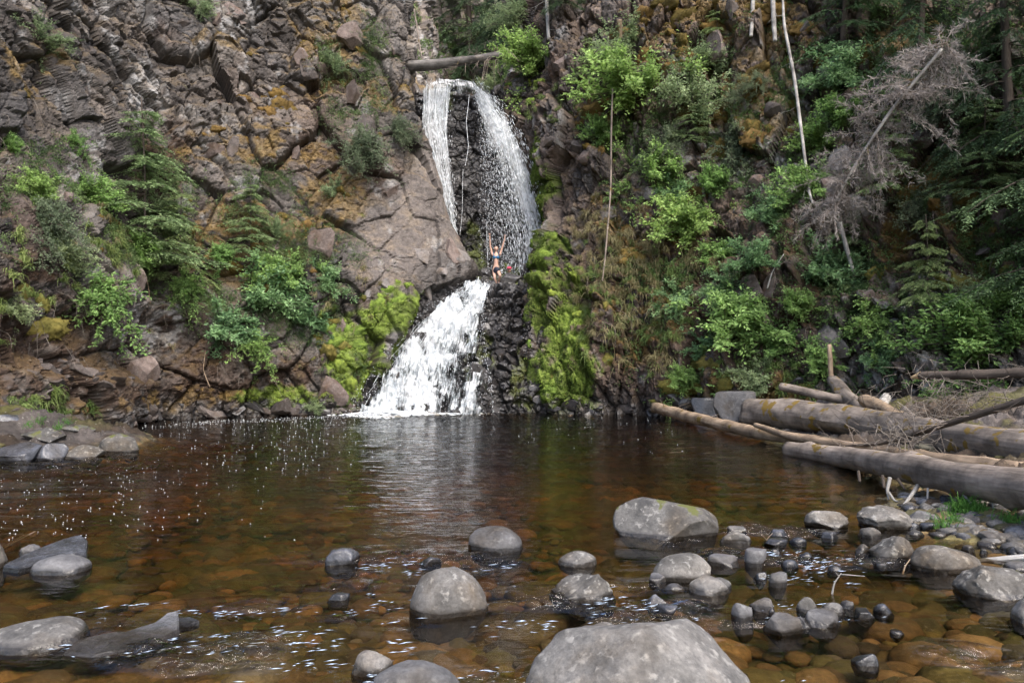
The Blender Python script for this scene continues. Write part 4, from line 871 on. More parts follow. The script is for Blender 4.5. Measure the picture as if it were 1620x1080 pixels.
# pebbles of the gravel bank and cobbles under water
def scatter_pebbles():
    g = np.random.default_rng(21); prot = [stone_mesh(k, 900 + i, 2, 'pebble') for i, k in enumerate(['round', 'flat', 'egg', 'angular', 'rough', 'round', 'slab'])]
    n = 0
    for k in range(4000):
        if n >= 200: break
        px = g.uniform(1300, 1640); py = g.uniform(782, 900)
        q = ground(px, py, 0.04); s = sdist(q[None, :2], SHR)[0]
        if s > 0.45 or (s > 0.1 and g.random() > 0.25) or q[1] < 4.6: continue
        z = float(bed_z(q[None, :2])[0]); r = g.uniform(0.03, 0.085)
        if z < -0.06: continue
        m_ = prot[g.integers(len(prot))]
        o = bpy.data.objects.new('pebble', m_); COL.objects.link(o)
        if not m_.materials: m_.materials.append([S_GREY, S_DARK, S_PALE, S_GREY, S_ROUGH, S_GREY, S_PALE][prot.index(m_)])
        o.location = (q[0], q[1], z + r * 0.3); o.rotation_euler = (g.normal(0, .25), g.normal(0, .25), g.uniform(0, 6.28)); o.scale = (r * g.uniform(.9, 1.4), r, r * g.uniform(0.5, 0.8))
        wd = ['rounded dull grey', 'flat dark wet', 'smooth pale', 'angular grey', 'rough speckled', 'round grey', 'flat pale'][prot.index(m_)]
        tag(o, f'{wd} pebble in the gravel heap below the near log', 'pebble', wd + ' pebbles of the gravel bank'); n += 1
    # river bed cobbles, one mesh
    v0, f0 = ICO[2]; M = 4200; Vs, Fs, Cs = [], [], []
    pal = np.array([(0.145, 0.10, 0.048), (0.10, 0.07, 0.034), (0.11, 0.095, 0.036), (0.075, 0.07, 0.028), (0.17, 0.115, 0.052), (0.065, 0.055, 0.034), (0.11, 0.10, 0.07)])
    y = 2.2 + 9.8 * g.random(M) ** 1.4; x = g.uniform(-0.85, 0.85, M) * (y + 0.8); kp = sdist(np.stack([x, y], 1), SHR) > -1.6; x, y = x[kp], y[kp]; M = len(x)
    z = bed_z(np.stack([x, y], 1)); r = np.exp(g.normal(-2.75, 0.42, M)); r = np.minimum(r, 0.20)
    for i in range(M):
        a = g.uniform(0, 6.28); s = np.array([r[i] * g.uniform(1, 1.5), r[i], min(r[i] * g.uniform(.35, .6), max(0.03, -z[i] * 0.62) if z[i] < 0 else .06)])
        v = v0 * (1 + 0.1 * np.sin(v0 @ g.normal(0, 2, 3))[:, None]) * s; ca, sa = math.cos(a), math.sin(a)
        v = np.stack([v[:, 0] * ca - v[:, 1] * sa, v[:, 0] * sa + v[:, 1] * ca, v[:, 2]], 1) + np.array([x[i], y[i], z[i] + s[2] * 0.25])
        Vs.append(v); Fs.append(f0 + i * len(v0)); Cs.append(np.tile(np.append(pal[g.integers(7)] * g.uniform(.6, 1.3), 0.2), (len(v0), 1)))
    o = obj('cobbles', mesh_np('cobbles', np.concatenate(Vs), np.concatenate(Fs), True, np.concatenate(Cs)), M_ROCK)
    tag(o, 'brown cobbles covering the stream bed under the amber water', kind='stuff')
scatter_pebbles()

# ================================================================ LOGS, TRUNKS, STICKS
def tube_arrays(pts, rad, sides=14, bump=0.0, seed=0, cap=True, nseg=None, knots=0):
    pts = np.array(pts, float); n0 = len(pts)
    seg = nseg or max(8, n0 * 6); t = np.linspace(0, n0 - 1, seg)
    C = catmull(pts, t) if n0 > 2 else pts[0] + (pts[1] - pts[0]) * (t / (n0 - 1))[:, None]
    r = np.interp(t, np.arange(len(rad)) * (n0 - 1) / (len(rad) - 1), rad)
    T = np.gradient(C, axis=0); T /= np.linalg.norm(T, axis=1, keepdims=True)
    up = np.array([0, 0, 1.0]) if abs(T[0, 2]) < 0.9 else np.array([0, 1.0, 0])
    A = np.cross(T, up); A /= np.linalg.norm(A, axis=1, keepdims=True); B = np.cross(A, T)
    th = np.linspace(0, 2 * np.pi, sides + 1)
    L = np.concatenate([[0], np.cumsum(np.linalg.norm(np.diff(C, axis=0), axis=1))])
    ring = np.cos(th)[None, :, None] * A[:, None] + np.sin(th)[None, :, None] * B[:, None]
    if bump:
        s = np.stack([np.cos(th)[None] * np.ones((seg, 1)) * 1.1, np.sin(th)[None] * np.ones((seg, 1)) * 1.1, np.repeat(L[:, None] * 1.3 / max(rad), sides + 1, 1) * 0.25], -1).reshape(-1, 3) + seed
        d = fbm(s, 4, seed).reshape(seg, sides + 1) * bump
        for k in range(knots):
            kk = np.random.default_rng(seed + k); kl, ka = kk.uniform(0, L[-1]), kk.uniform(0, 6.28)
            d += 0.28 * np.exp(-((L[:, None] - kl) / (max(rad) * 0.6)) ** 2 - (np.minimum(abs(th - ka), 2 * np.pi - abs(th - ka))[None] / 0.4) ** 2)
    else: d = 0
    V = C[:, None] + ring * (r[:, None] * (1 + d))[..., None] if bump else C[:, None] + ring * r[:, None, None]
    uv = np.stack([np.tile(np.linspace(0, 1, sides + 1), (seg, 1)), np.repeat(L[:, None], sides + 1, 1)], -1).reshape(-1, 2)
    V = V.reshape(-1, 3); F = [grid_faces(seg, sides + 1)]
    if cap:
        k = len(V); V = np.concatenate([V, C[:1] - T[:1] * r[0] * 0.25, C[-1:] + T[-1:] * r[-1] * 0.25]); uv = np.concatenate([uv, [[0.5, 0], [0.5, L[-1]]]])
        a = np.arange(sides); F.append(np.stack([a + 1, a, np.full(sides, k)], 1)); e = (seg - 1) * (sides + 1); F.append(np.stack([e + a, e + a + 1, np.full(sides, k + 1)], 1))
    return V, F, uv
def merge(parts):
    V, F, U, k = [], [], [], 0
    for v, f, u in parts:
        V.append(v); U.append(u); F += [x + k for x in f]; k += len(v)
    return np.concatenate(V), F, np.concatenate(U)
def tube(name, pts, rad, mat, parent=None, **k):
    V, F, U = tube_arrays(pts, rad, **k); return obj(name, mesh_np(name, V, F, True, None, U), mat, parent)
W_GREY = wood_mat('weathered_wood', (0.13, 0.105, 0.085), (0.27, 0.225, 0.19), moss=0.3)
W_BIG = wood_mat('grey_bark', (0.12, 0.10, 0.085), (0.24, 0.205, 0.175), moss=0.8)
W_TAN = wood_mat('tan_wood', (0.19, 0.135, 0.09), (0.33, 0.25, 0.175), moss=0.2)
W_DARK = wood_mat('dark_wood', (0.045, 0.035, 0.028), (0.10, 0.08, 0.065))
W_PALE = wood_mat('bleached_wood', (0.24, 0.23, 0.21), (0.42, 0.40, 0.37))
W_CUT = plain_mat('fresh_cut_wood', (0.50, 0.36, 0.2), 0.8, 0.2)
def branchlets(base_pts, n, ln, r, seed, direction=None, spread=1.0, depth=2, droop=0.0):
    """thin forked twigs springing from points of a stem"""
    g = np.random.default_rng(seed); parts = []; base_pts = np.array(base_pts, float)
    for k in range(n):
        i = g.uniform(0, len(base_pts) - 1); a = int(i); b = base_pts[a] + (base_pts[min(a + 1, len(base_pts) - 1)] - base_pts[a]) * (i - a)
        d = g.normal(0, 1, 3) * spread + (np.array(direction) if direction is not None else 0); d /= np.linalg.norm(d); L = ln * g.uniform(0.5, 1.2)
        p1 = b + d * L * 0.5 + g.normal(0, .05, 3) * L; p2 = b + d * L + g.normal(0, .12, 3) * L - np.array([0, 0, droop * L])
        parts.append(tube_arrays([b, p1, p2], [r, r * .7, r * .25], 4, nseg=5, cap=False))
        if depth > 1:
            for m_ in range(g.integers(1, 4)):
                t = g.uniform(0.3, 0.95); c = p1 + (p2 - p1) * t if t > .5 else b + (p1 - b) * 2 * t; e = d + g.normal(0, .7, 3); e /= np.linalg.norm(e)
                parts.append(tube_arrays([c, c + e * L * g.uniform(.2, .5)], [r * .5, r * .2], 3, nseg=3, cap=False))
    return merge(parts)
def log(pxs_, rad, mat, label, twigs=None, cat='log', name='log', bump=0.10, sides=24, nseg=70, seed=1, knots=6):
    pts = np.array([P(*q) for q in pxs_]); root = obj(name, None, loc=pts[0]); tag(root, label, cat, 'driftwood logs by the pool')
    V, F, U = tube_arrays(pts - pts[0], rad, sides, bump, seed, nseg=nseg, knots=knots)
    obj('trunk', mesh_np('trunk', V, F, True, None, U), mat, root)
    if twigs:
        for kw in twigs:
            V, F, U = branchlets(pts - pts[0], **kw); obj('branch_stubs', mesh_np('branch_stubs', V, F, True, None, U), W_GREY, root)['kind'] = 'stuff'
    return root
log([(1247, 711, 12.0), (1330, 722, 10.6), (1440, 741, 8.2), (1540, 760, 7.0), (1640, 774, 6.1), (1800, 800, 5.0)], [.13, .165, .175, .175, .18, .18], W_GREY, 'thick smooth grey log nearest the water, its tip in the pool', seed=3, bump=.10, knots=14)
log([(1186, 651, 17.3), (1280, 658, 15.5), (1400, 676, 13.0), (1500, 690, 11.0), (1640, 710, 9.3), (1800, 735, 8)], [.36, .35, .28, .22, .215, .2], W_BIG, 'thickest cracked log lying on the bank behind the others', seed=4, bump=.14, knots=12)
log([(1036, 645, 20.6), (1110, 664, 17.4), (1200, 685, 14.2), (1300, 700, 12.0), (1420, 718, 10.5), (1620, 744, 8.6)], [.16, .15, .125, .11, .10, .10], W_TAN, 'longest slim tan log reaching far out over the pool', seed=5, bump=.12, twigs=[dict(n=8, ln=.45, r=.012, seed=3, direction=(0, 0, 1.2))])
log([(1195, 672, 14.0), (1250, 690, 12.6), (1330, 703, 11.4), (1420, 713, 10.4)], [.05, .07, .07, .06], W_TAN, 'slender reddish branch crossing the slim tan log', seed=6, bump=.05)
log([(1235, 611, 17.6), (1340, 634, 16.3)], [.10, .11], W_GREY, 'short grey pole leaning behind the head of the thickest log', seed=7, nseg=20)
log([(1318, 602, 17.4), (1345, 632, 16.2), (1372, 652, 15.2)], [.15, .17, .14], W_BIG, 'mossy broken trunk dropping onto the thickest log', seed=8, nseg=24)
log([(1366, 632, 15.2), (1400, 648, 14.4), (1430, 668, 13.6)], [.13, .15, .12], W_TAN, 'stubby forked log propped on the thickest log', seed=9, nseg=20)
log([(1402, 628, 15.6), (1390, 650, 14.8)], [.10, .12], W_PALE, 'short pale stump piece standing behind the forked log', seed=10, nseg=12)
log([(1400, 648, 14.9), (1500, 655, 14), (1620, 660, 12.8)], [.10, .10, .09], W_GREY, 'straight log lying behind the thickest one', seed=11, nseg=24)
log([(1520, 686, 11.4), (1640, 690, 10.6)], [.12, .13], W_GREY, 'half buried log end at the right edge behind the thickest one', seed=12, nseg=16)
dk = log([(1455, 594, 13.0), (1520, 593, 12.4), (1660, 588, 11.4)], [.075, .085, .09], W_DARK, 'dark log with a pale gnawed point sticking out over the rocks', seed=13, nseg=24, twigs=[dict(n=7, ln=.5, r=.01, seed=5, direction=(0, 0, -1))])
p0 = P(1440, 597, 13.15); p1 = P(1457, 594, 13.0); V, F, U = tube_arrays([p0 - P(1455, 594, 13.0), p1 - P(1455, 594, 13.0)], [.012, .08], 12, nseg=6); obj('cut_end', mesh_np('cut_end', V, F, True, None, U), W_CUT, dk)
log([(1322, 706, 11.2), (1400, 700, 10.6), (1500, 670, 9.6), (1640, 627, 8.6)], [.012, .03, .045, .05], W_DARK, 'long dark bough slanting up to the right over the thickest log', seed=14, sides=10, nseg=40, twigs=[dict(n=26, ln=.55, r=.008, seed=7, direction=(-.3, 0, .1), depth=2)])
log([(1312, 545, 17.6), (1315, 600, 17.4)], [.05, .07], W_TAN, 'thin upright rusty stump stem beside the mossy broken trunk', seed=15, sides=8, nseg=10, name='stump', cat='stump')
log([(1540, 889, 5.55), (1580, 885, 5.4), (1660, 878, 5.2)], [.018, .026, .03], W_PALE, 'pale driftwood stick on the stones at the right edge', seed=16, sides=10, nseg=20, name='stick', cat='stick')
log([(1565, 910, 4.9), (1610, 914, 4.75), (1650, 905, 4.6)], [.01, .022, .03], W_GREY, 'grey crooked driftwood branch on the broad rough boulder', seed=17, sides=10, nseg=20, name='stick', cat='stick')
def twig(pxy, r, mat, label, fork=None):
    pts = np.array([P(*q) for q in pxy]); parts = [tube_arrays(pts, [r, r * .7, r * .4], 6, nseg=12)]
    for f in (fork or []): parts.append(tube_arrays([P(*q) for q in f], [r * .7, r * .3], 5, nseg=6))
    V, F, U = merge(parts); tag(obj('twig', mesh_np('twig', V, F, True, None, U), mat), label, 'twig')
twig([(1316, 941, 4.6), (1320, 922, 4.6), (1331, 906, 4.62)], .008, W_PALE, 'forked bare twig sticking out of the water near the bank', [[(1330, 908, 4.62), (1368, 911, 4.6)], [(1328, 912, 4.62), (1322, 905, 4.6)]])
twig([(6, 868, 6.2), (30, 854, 6.2), (56, 840, 6.25)], .012, W_TAN, 'two dry twigs lying over the stones at the left edge', [[(4, 866, 6.2), (38, 846, 6.2)]])
twig([(1428, 908, 5.1), (1432, 895, 5.15), (1440, 884, 5.2)], .007, W_TAN, 'tiny bent twig at the foot of the oval speckled boulder')
twig([(1212, 866, 5.9), (1214, 852, 5.95), (1222, 843, 6.0)], .006, W_TAN, 'short twig caught on the bluish cobbles of the riffle', [[(1214, 855, 5.9), (1206, 846, 5.9)]])
twig([(1296, 800, 7.8), (1310, 806, 7.7), (1318, 812, 7.6)], .006, W_TAN, 'curled twig behind the lone rough stone')
# roots and stubs under the near log
lr = obj('root_snag', None); tag(lr, 'bleached roots reaching from the near log down to the stones', 'roots', 'driftwood logs by the pool')
for pp, rr in [([(1408, 755, 7.9), (1404, 775, 7.85), (1406, 790, 7.8)], .022), ([(1452, 768, 7.7), (1440, 786, 7.55), (1428, 800, 7.4)], .024), ([(1406, 778, 7.8), (1416, 792, 7.7), (1432, 793, 7.5)], .014),
               ([(1468, 772, 7.5), (1467, 794, 7.4)], .012), ([(1358, 745, 8.6), (1360, 762, 8.5)], .02), ([(1396, 752, 8.1), (1399, 772, 8.0)], .02), ([(1420, 757, 7.9), (1432, 775, 7.8)], .018), ([(1524, 782, 7.0), (1540, 800, 6.9)], .014), ([(1570, 790, 6.7), (1572, 806, 6.7)], .012)]:
    q = [P(*x) for x in pp]; tube('root', q, [rr, rr * .8, rr * .45][:len(q)], W_PALE if rr in (.022, .024, .014, .012) else W_DARK, lr, sides=8, bump=.08, seed=int(rr * 1000), nseg=12)
# ================================================================ VEGETATION
def leaf_arrays(c, d, up, L, W, fold=0.25):
    """one folded diamond for each leaf: base, left, tip, right"""
    n = len(c); d = d / (np.linalg.norm(d, axis=1, keepdims=True) + 1e-9); s = np.cross(d, up); s /= (np.linalg.norm(s, axis=1, keepdims=True) + 1e-9); u = np.cross(s, d)
    L = np.asarray(L).reshape(-1, 1) * np.ones((n, 1)); W = np.asarray(W).reshape(-1, 1) * np.ones((n, 1))
    V = np.stack([c, c + d * L * .45 - s * W * .5 + u * W * fold, c + d * L, c + d * L * .45 + s * W * .5 + u * W * fold], 1).reshape(-1, 3)
    i = 4 * np.arange(n)[:, None]; F = np.concatenate([i + np.array([[0, 1, 2]]), i + np.array([[0, 2, 3]])])
    return V, F
def unit(a): return a / (np.linalg.norm(a, axis=-1, keepdims=True) + 1e-9)
def shrub_meshes(seed, nb=26, leaf=0.07, dens=1.0, pal=((0.075, 0.135, 0.035), (0.13, 0.21, 0.06)), hang=0.25, out=(0, -0.75, 0.55)):
    g = np.random.default_rng(seed); C, D, T, stems = [], [], [], []
    for b in range(nb):
        dr = unit(np.array(out) + g.normal(0, 0.62, 3)); L = g.uniform(0.45, 1.1); n = 9; t = np.linspace(0, 1, n)[:, None]
        pts = dr * L * t + np.array([0, 0, -hang]) * L * t ** 2.2 + np.cumsum(g.normal(0, .018, (n, 3)), 0); pts -= pts[0]
        stems.append(tube_arrays(pts, [.012, .008, .003], 4, nseg=7, cap=False)); bt = g.uniform(0, 1)
        for k in range(int(22 * dens)):
            a = g.uniform(0.25, 1.0); i = a * (n - 1); i0 = int(min(i, n - 2)); base = pts[i0] + (pts[i0 + 1] - pts[i0]) * (i - i0)
            sd = unit(dr + g.normal(0, .75, 3)); sl = g.uniform(0.06, 0.24); m = g.integers(5, 10); u_ = np.linspace(.15, 1, m)[:, None]
            q = base + sd * sl * u_ + g.normal(0, .012, (m, 3)); C.append(q); dd = sd + g.normal(0, .8, (m, 3)); dd[:, 2] = dd[:, 2] * .5 - 0.2; D.append(dd); T.append(np.full(m, np.clip(0.55 * bt + 0.45 * g.random() + 0.2 * a - .1, 0, 1)))
    C, D, T = np.concatenate(C), np.concatenate(D), np.concatenate(T); n = len(C); up = unit(np.array([0, -0.5, 0.85]) + g.normal(0, .32, (n, 3)))
    V, F = leaf_arrays(C, D, up, g.uniform(.6, 1.2, n) * leaf, g.uniform(.5, .8, n) * leaf * 0.75)
    a, b = np.array(pal[0]), np.array(pal[1]); col = a + (b - a) * np.clip(T + g.normal(0, .22, n), -.3, 1.5)[:, None]
    me = mesh_np('foliage', V, F, False, np.repeat(np.clip(col, .01, 1), 4, 0)); me.materials.append(M_LEAF)
    SV, SF, SU = merge(stems); ms = mesh_np('stem', SV, SF, True, None, SU); ms.materials.append(W_DARK)
    return me, ms
def conifer_meshes(seed, h, r, nwh, pal, needle=0.055, droop=0.35, trunk_r=0.06, trunk_mat=None, thin=1.0, facing=False):
    g = np.random.default_rng(seed); C, D, T, br = [], [], [], []
    for w in range(nwh):
        z = h * (0.05 + 0.95 * (w + g.uniform(-.3, .3)) / nwh); rl = r * (max(0, 1 - z / (h * 1.04)) ** 0.75 + .05)
        for b in range(g.integers(4, 7)):
            az = g.uniform(0, 6.28); L = rl * g.uniform(0.6, 1.15)
            if facing and math.sin(az) > 0.35: L *= .4
            n = 8; t = np.linspace(0, 1, n); rad = L * t; zz = z + L * (0.10 * t - droop * t ** 1.8)
            pts = np.stack([np.cos(az) * rad, np.sin(az) * rad, zz], 1) + np.cumsum(g.normal(0, .012, (n, 3)), 0)
            br.append(tube_arrays(pts, [max(.004, .014 * L), .003], 3, nseg=6, cap=False)); bt = g.random()
            nt = int(10 + 24 * L * thin)
            for k in range(nt):
                a = g.uniform(0.12, 1.0); i = a * (n - 1); i0 = int(min(i, n - 2)); base = pts[i0] + (pts[i0 + 1] - pts[i0]) * (i - i0)
                side = 1 if k % 2 else -1; az2 = az + side * g.uniform(0.5, 1.1); tl = L * 0.42 * (1.1 - a * .75) * g.uniform(.6, 1.2) + 0.05
                td = np.array([math.cos(az2), math.sin(az2), -droop * g.uniform(0.5, 1.6)]); m = int(max(5, tl / needle * 3.2)); u_ = np.linspace(0, 1, m)[:, None]
                q = base + td * tl * u_ - np.array([0, 0, 0.15 * tl]) * u_ ** 2; C.append(q); sg = np.where(np.arange(m) % 2, 1, -1)[:, None]
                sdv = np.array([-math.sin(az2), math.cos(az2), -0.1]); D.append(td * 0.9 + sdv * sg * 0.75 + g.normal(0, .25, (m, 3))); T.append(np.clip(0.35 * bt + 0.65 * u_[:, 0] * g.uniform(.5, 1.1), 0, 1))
    C, D, T = np.concatenate(C), np.concatenate(D), np.concatenate(T); n = len(C); up = unit(np.array([0, 0, 1]) + g.normal(0, .5, (n, 3)))
    V, F = leaf_arrays(C, D, up, g.uniform(.8, 1.3, n) * needle, g.uniform(.8, 1.2, n) * needle * 0.30, .1)
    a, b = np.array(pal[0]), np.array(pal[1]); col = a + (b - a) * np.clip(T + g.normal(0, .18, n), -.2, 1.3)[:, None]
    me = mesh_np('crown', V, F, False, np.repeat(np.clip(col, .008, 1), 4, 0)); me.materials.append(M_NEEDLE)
    tv = tube_arrays([(0, 0, -0.3), (0.03, 0, h * .5), (0, 0, h)], [trunk_r, trunk_r * .6, .008], 7, nseg=16)
    SV, SF, SU = merge([tv] + br); ms = mesh_np('trunk', SV, SF, True, None, SU); ms.materials.append(trunk_mat or W_DARK)
    return me, ms
def make_plant(name, ma, mb, na, nb, loc, scale, rot, label, cat, group):
    r = obj(name, None, loc=loc, rot=rot, scale=(scale,) * 3); tag(r, label, cat, group); obj(na, ma, None, r); obj(nb, mb, None, r); return r
BRIGHT = ((0.10, 0.185, 0.05), (0.33, 0.50, 0.16)); COOL = ((0.085, 0.175, 0.08), (0.29, 0.46, 0.22)); PALEG = ((0.15, 0.21, 0.10), (0.36, 0.45, 0.24)); DARKG = ((0.02, 0.045, 0.016), (0.06, 0.11, 0.035))
SHR_V = [shrub_meshes(11, 30, .064, 1.3, BRIGHT), shrub_meshes(12, 25, .066, 1.35, COOL, .35), shrub_meshes(13, 30, .056, 1.1, PALEG, .1), shrub_meshes(14, 22, .07, 1.2, BRIGHT, .6, (0, -0.9, 0.1)), shrub_meshes(15, 34, .045, 1.6, ((0.085, 0.12, 0.07), (0.20, 0.25, 0.15)), .5, (0, -0.9, .35))]
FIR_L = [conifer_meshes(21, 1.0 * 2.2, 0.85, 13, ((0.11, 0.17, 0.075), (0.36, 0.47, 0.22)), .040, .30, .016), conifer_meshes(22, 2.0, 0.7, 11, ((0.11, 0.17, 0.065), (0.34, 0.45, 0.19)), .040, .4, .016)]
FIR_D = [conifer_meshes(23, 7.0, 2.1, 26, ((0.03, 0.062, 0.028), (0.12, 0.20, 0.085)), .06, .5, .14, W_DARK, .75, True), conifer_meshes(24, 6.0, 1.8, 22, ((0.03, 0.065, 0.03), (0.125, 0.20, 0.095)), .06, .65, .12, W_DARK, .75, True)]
# px, py of the foot, radius in pixels, variant, what it looks like
SHRUBS = [
 (395, 455, 95, 1, 'large pale-leaved shrub low on the left cliff, right of the overhung soil'),
 (455, 430, 70, 0, 'bright leafy shrub against the smooth rock left of the falls'),
 (350, 500, 70, 1, 'shrub trailing leafy twigs over the dark overhung soil'),
 (520, 440, 55, 1, 'sparse cool green shrub reaching toward the lower cascade from the left'),
 (400, 530, 42, 3, 'drooping leafy twigs below the large pale-leaved shrub'),
 (350, 400, 40, 0, 'small shrub on the left cliff beneath the young fir with a bare foot'),
 (130, 300, 60, 0, 'bright shrub on the left cliff beside the tallest young fir'),
 (110, 215, 26, 3, 'thin climbing shrub high on the far left rock'),
 (165, 440, 62, 3, 'arching leafy bush hanging over the grey hollow in the left cliff'),
 (215, 400, 60, 0, 'leafy bush under the skirts of the tallest young fir'),
 (60, 330, 60, 4, 'grey-green fine-leaved bush at the left edge halfway up'),
 (15, 230, 26, 0, 'small bright bush cut by the left edge, upper one'),
 (565, 215, 62, 4, 'dense dark heath-like bush hanging on the left cliff beside the falls'),
 (620, 195, 40, 4, 'right-hand tail of the dense heath-like bush near the falls'),
 (530, 300, 36, 2, 'small pale shrub on the mossy ledge above the smooth rock'),
 (525, 100, 30, 2, 'small pale shrub high above the heath-like bush'),
 (545, 40, 22, 4, 'tiny tuft of shrub near the top of the left cliff'),
 (845, 95, 62, 0, 'bright green shrub on the right lip of the falls'),
 (830, 20, 45, 2, 'yellow-green shrub at the top right of the gorge'),
 (790, 130, 28, 2, 'small yellow-green shrub by the right end of the bridging log'),
 (1000, 75, 62, 2, 'pale leafy shrub at the top of the central rock spur'),
 (1010, 130, 85, 0, 'spreading bright shrub crowning the thin bare pole'),
 (1085, 150, 60, 2, 'light shrub just right of the one crowning the thin bare pole'),
 (1060, 215, 45, 4, 'fine-leaved shrub on the ledge under the light shrub'),
 (1030, 270, 62, 0, 'dense bright shrub in the middle of the right cliff'),
 (1095, 350, 70, 0, 'round bright shrub lit from above, centre of the right cliff'),
 (1070, 300, 40, 1, 'cool green shrub between the dense bright one and the round one'),
 (1175, 500, 82, 0, 'big rounded bright shrub above the tall blue-grey block'),
 (1240, 540, 50, 0, 'low bright shrub at the right foot of the big rounded one'),
 (1120, 545, 40, 1, 'cool green shrub at the left foot of the big rounded one'),
 (1290, 420, 62, 1, 'shrub of cool green layered leaves beside the broken white stem'),
 (1200, 400, 55, 1, 'shrub in the shade left of the layered cool green one'),
 (1160, 450, 45, 1, 'leafy shrub over a bare crooked twig on the right cliff'),
 (1370, 490, 52, 3, 'thin leafy spray hanging in front of the dark hollow'),
 (1290, 290, 55, 0, 'shrub at the foot of the long white stem'),
 (1310, 220, 50, 0, 'shrub between the long white stem and the dead fir'),
 (1345, 105, 60, 1, 'deep green shrub high up left of the dead fir crown'),
 (1150, 215, 50, 4, 'fine-leaved shrub among the ochre moss cushions'),
 (1300, 565, 40, 0, 'little shrub over the mossy broken trunk'),
 (1580, 520, 95, 0, 'vivid green shrub at the right edge over the pale rocks'),
 (1620, 470, 60, 0, 'bright shrub cut by the right edge, above the vivid one'),
 (1590, 600, 50, 3, 'low green shrub behind the dark slanting bough'),
 (1480, 600, 30, 3, 'tiny green shrub under the dark gnawed log'),
 (1200, 590, 40, 2, 'ground-hugging shrub on the mossy bank'),
 (1080, 470, 45, 1, 'shrub at the right edge of the hanging grass'),
 (1230, 330, 45, 1, 'shade shrub left of the foot of the long white stem'),
 (1120, 90, 35, 2, 'small light shrub over the ochre ledge near the top'),
 (1195, 130, 35, 4, 'wispy grey-green shrub between the two short white stems'),
 (40, 660, 26, 3, 'weedy bush on the left bank rocks'),
 (20, 480, 34, 2, 'grassy bush at the left edge above the dark soil'),
 (320, 10, 34, 2, 'light green twigs hanging in from the top of the frame'),
 (60, 55, 40, 2, 'light green spray hanging from the upper left corner'),
 (500, 640, 24, 2, 'small mossy plant by the water left of the cascade'),
 (90, 390, 50, 2, 'pale grassy bush under the small young fir at the left'), (250, 330, 45, 2, 'pale spray of leaves right of the tallest young fir'), (60, 300, 45, 0, 'bright bush between the far left fir and the small one'),
 (480, 490, 50, 1, 'cool green shrub just left of the mossy rocks by the cascade'), (430, 360, 36, 2, 'small pale shrub on bare rock above the large pale-leaved one'), (300, 440, 40, 3, 'leafy twigs spilling over the upper rim of the dark soil'),
 (960, 210, 40, 0, 'small bright shrub halfway down the thin bare pole'), (1130, 290, 45, 0, 'bright shrub over the round one on the right cliff'), (1140, 400, 50, 0, 'bright shrub low beside the round one on the right cliff'),
 (1350, 170, 45, 0, 'bright leafy shrub left of the dead fir crown, below the deep green one'), (1260, 480, 45, 0, 'bright shrub between the big rounded one and the layered one'), (1080, 600, 40, 0, 'bright low shrub by the foot of the rocks right of the moss buttress'),
 (1540, 470, 45, 2, 'pale shrub above the grey wall at the right'), (1400, 560, 36, 1, 'cool shrub at the foot of the dark hollow'), (1460, 300, 50, 4, 'fine-leaved bush below the dead fir'), (1510, 130, 55, 4, 'fine-leaved bush right of the dead fir crown'),
 (720, 100, 26, 0, 'bright bush just behind the bridging log'), (775, 60, 50, 2, 'light yellow-green tree foliage in the gorge'),
]
sset = {}
gg_ = np.random.default_rng(33)
for (px, py, rp, var, lab) in SHRUBS:
    h = hit(px, py)
    if h is None: continue
    loc, nor, dist = h; s = rp / FPX * dist * (1.1 if px < 640 else 1.38); lo = np.array(loc) + np.array(nor) * -0.05 + np.array([0, 0, -0.25 * s])
    rz = math.atan2(nor[1], nor[0]) + math.pi / 2 + gg_.normal(0, .25); rot = (gg_.normal(0, .12), gg_.normal(0, .15), rz); k = (s, s, s * gg_.uniform(.85, 1.1))
    if var not in sset: sset[var] = make_plant('shrub', *SHR_V[var], 'foliage', 'stem', lo, 1, rot, lab, 'shrub', 'shrubs growing on the cliffs'); sset[var].scale = k
    else: r = copy_tree(sset[var], lo, rot, k); r['label'] = lab
# px, py foot, height in pixels, set, variant, label, extra distance toward the camera
FIRS = [
 (232, 420, 265, 'L', 0, 'tallest young fir on the left cliff, feathery and grey-green', .5), (285, 440, 150, 'L', 1, 'squat young fir at the right foot of the tallest one', .5),
 (395, 405, 130, 'L', 0, 'thin young fir with a bare foot between the leafy shrubs', .3), (1130, 110, 90, 'L', 1, 'little fir on the ochre moss ledge', .2),
 (1330, 450, 110, 'L', 1, 'bushy young fir in the shade right of the broken white stem', .4), (930, 120, 60, 'L', 1, 'seedling fir on the central spur', .2),
 (1540, 330, 150, 'L', 0, 'young fir in front of the dark hollow at the right', .6), (1400, 300, 120, 'L', 1, 'young fir under the crown of the dead fir', .3), (1090, 230, 90, 'L', 0, 'feathery little fir in the middle of the right cliff', .3), (1460, 470, 110, 'L', 1, 'olive young fir hanging over the grey wall', .5),
 (1655, 470, 640, 'D', 0, 'tall dark fir at the right edge, its boughs hanging to the rocks', 1.6), (1585, 230, 340, 'D', 1, 'dark fir standing left of the tall one at the right edge', .8), 
 (1450, 130, 260, 'D', 1, 'dark fir on top of the right cliff above the dead one', .4), (1330, 90, 260, 'D', 0, 'fir at the upper right with boughs over the deep green shrub', .3),
 (745, 118, 270, 'D', 1, 'dark green fir in the gorge right above the bridging log', -2.0), (800, 75, 200, 'D', 1, 'fir partly hidden by the yellow-green shrub at the gorge top', -3), (890, 10, 120, 'D', 1, 'distant fir behind the central spur', -2),
]
fset = {}
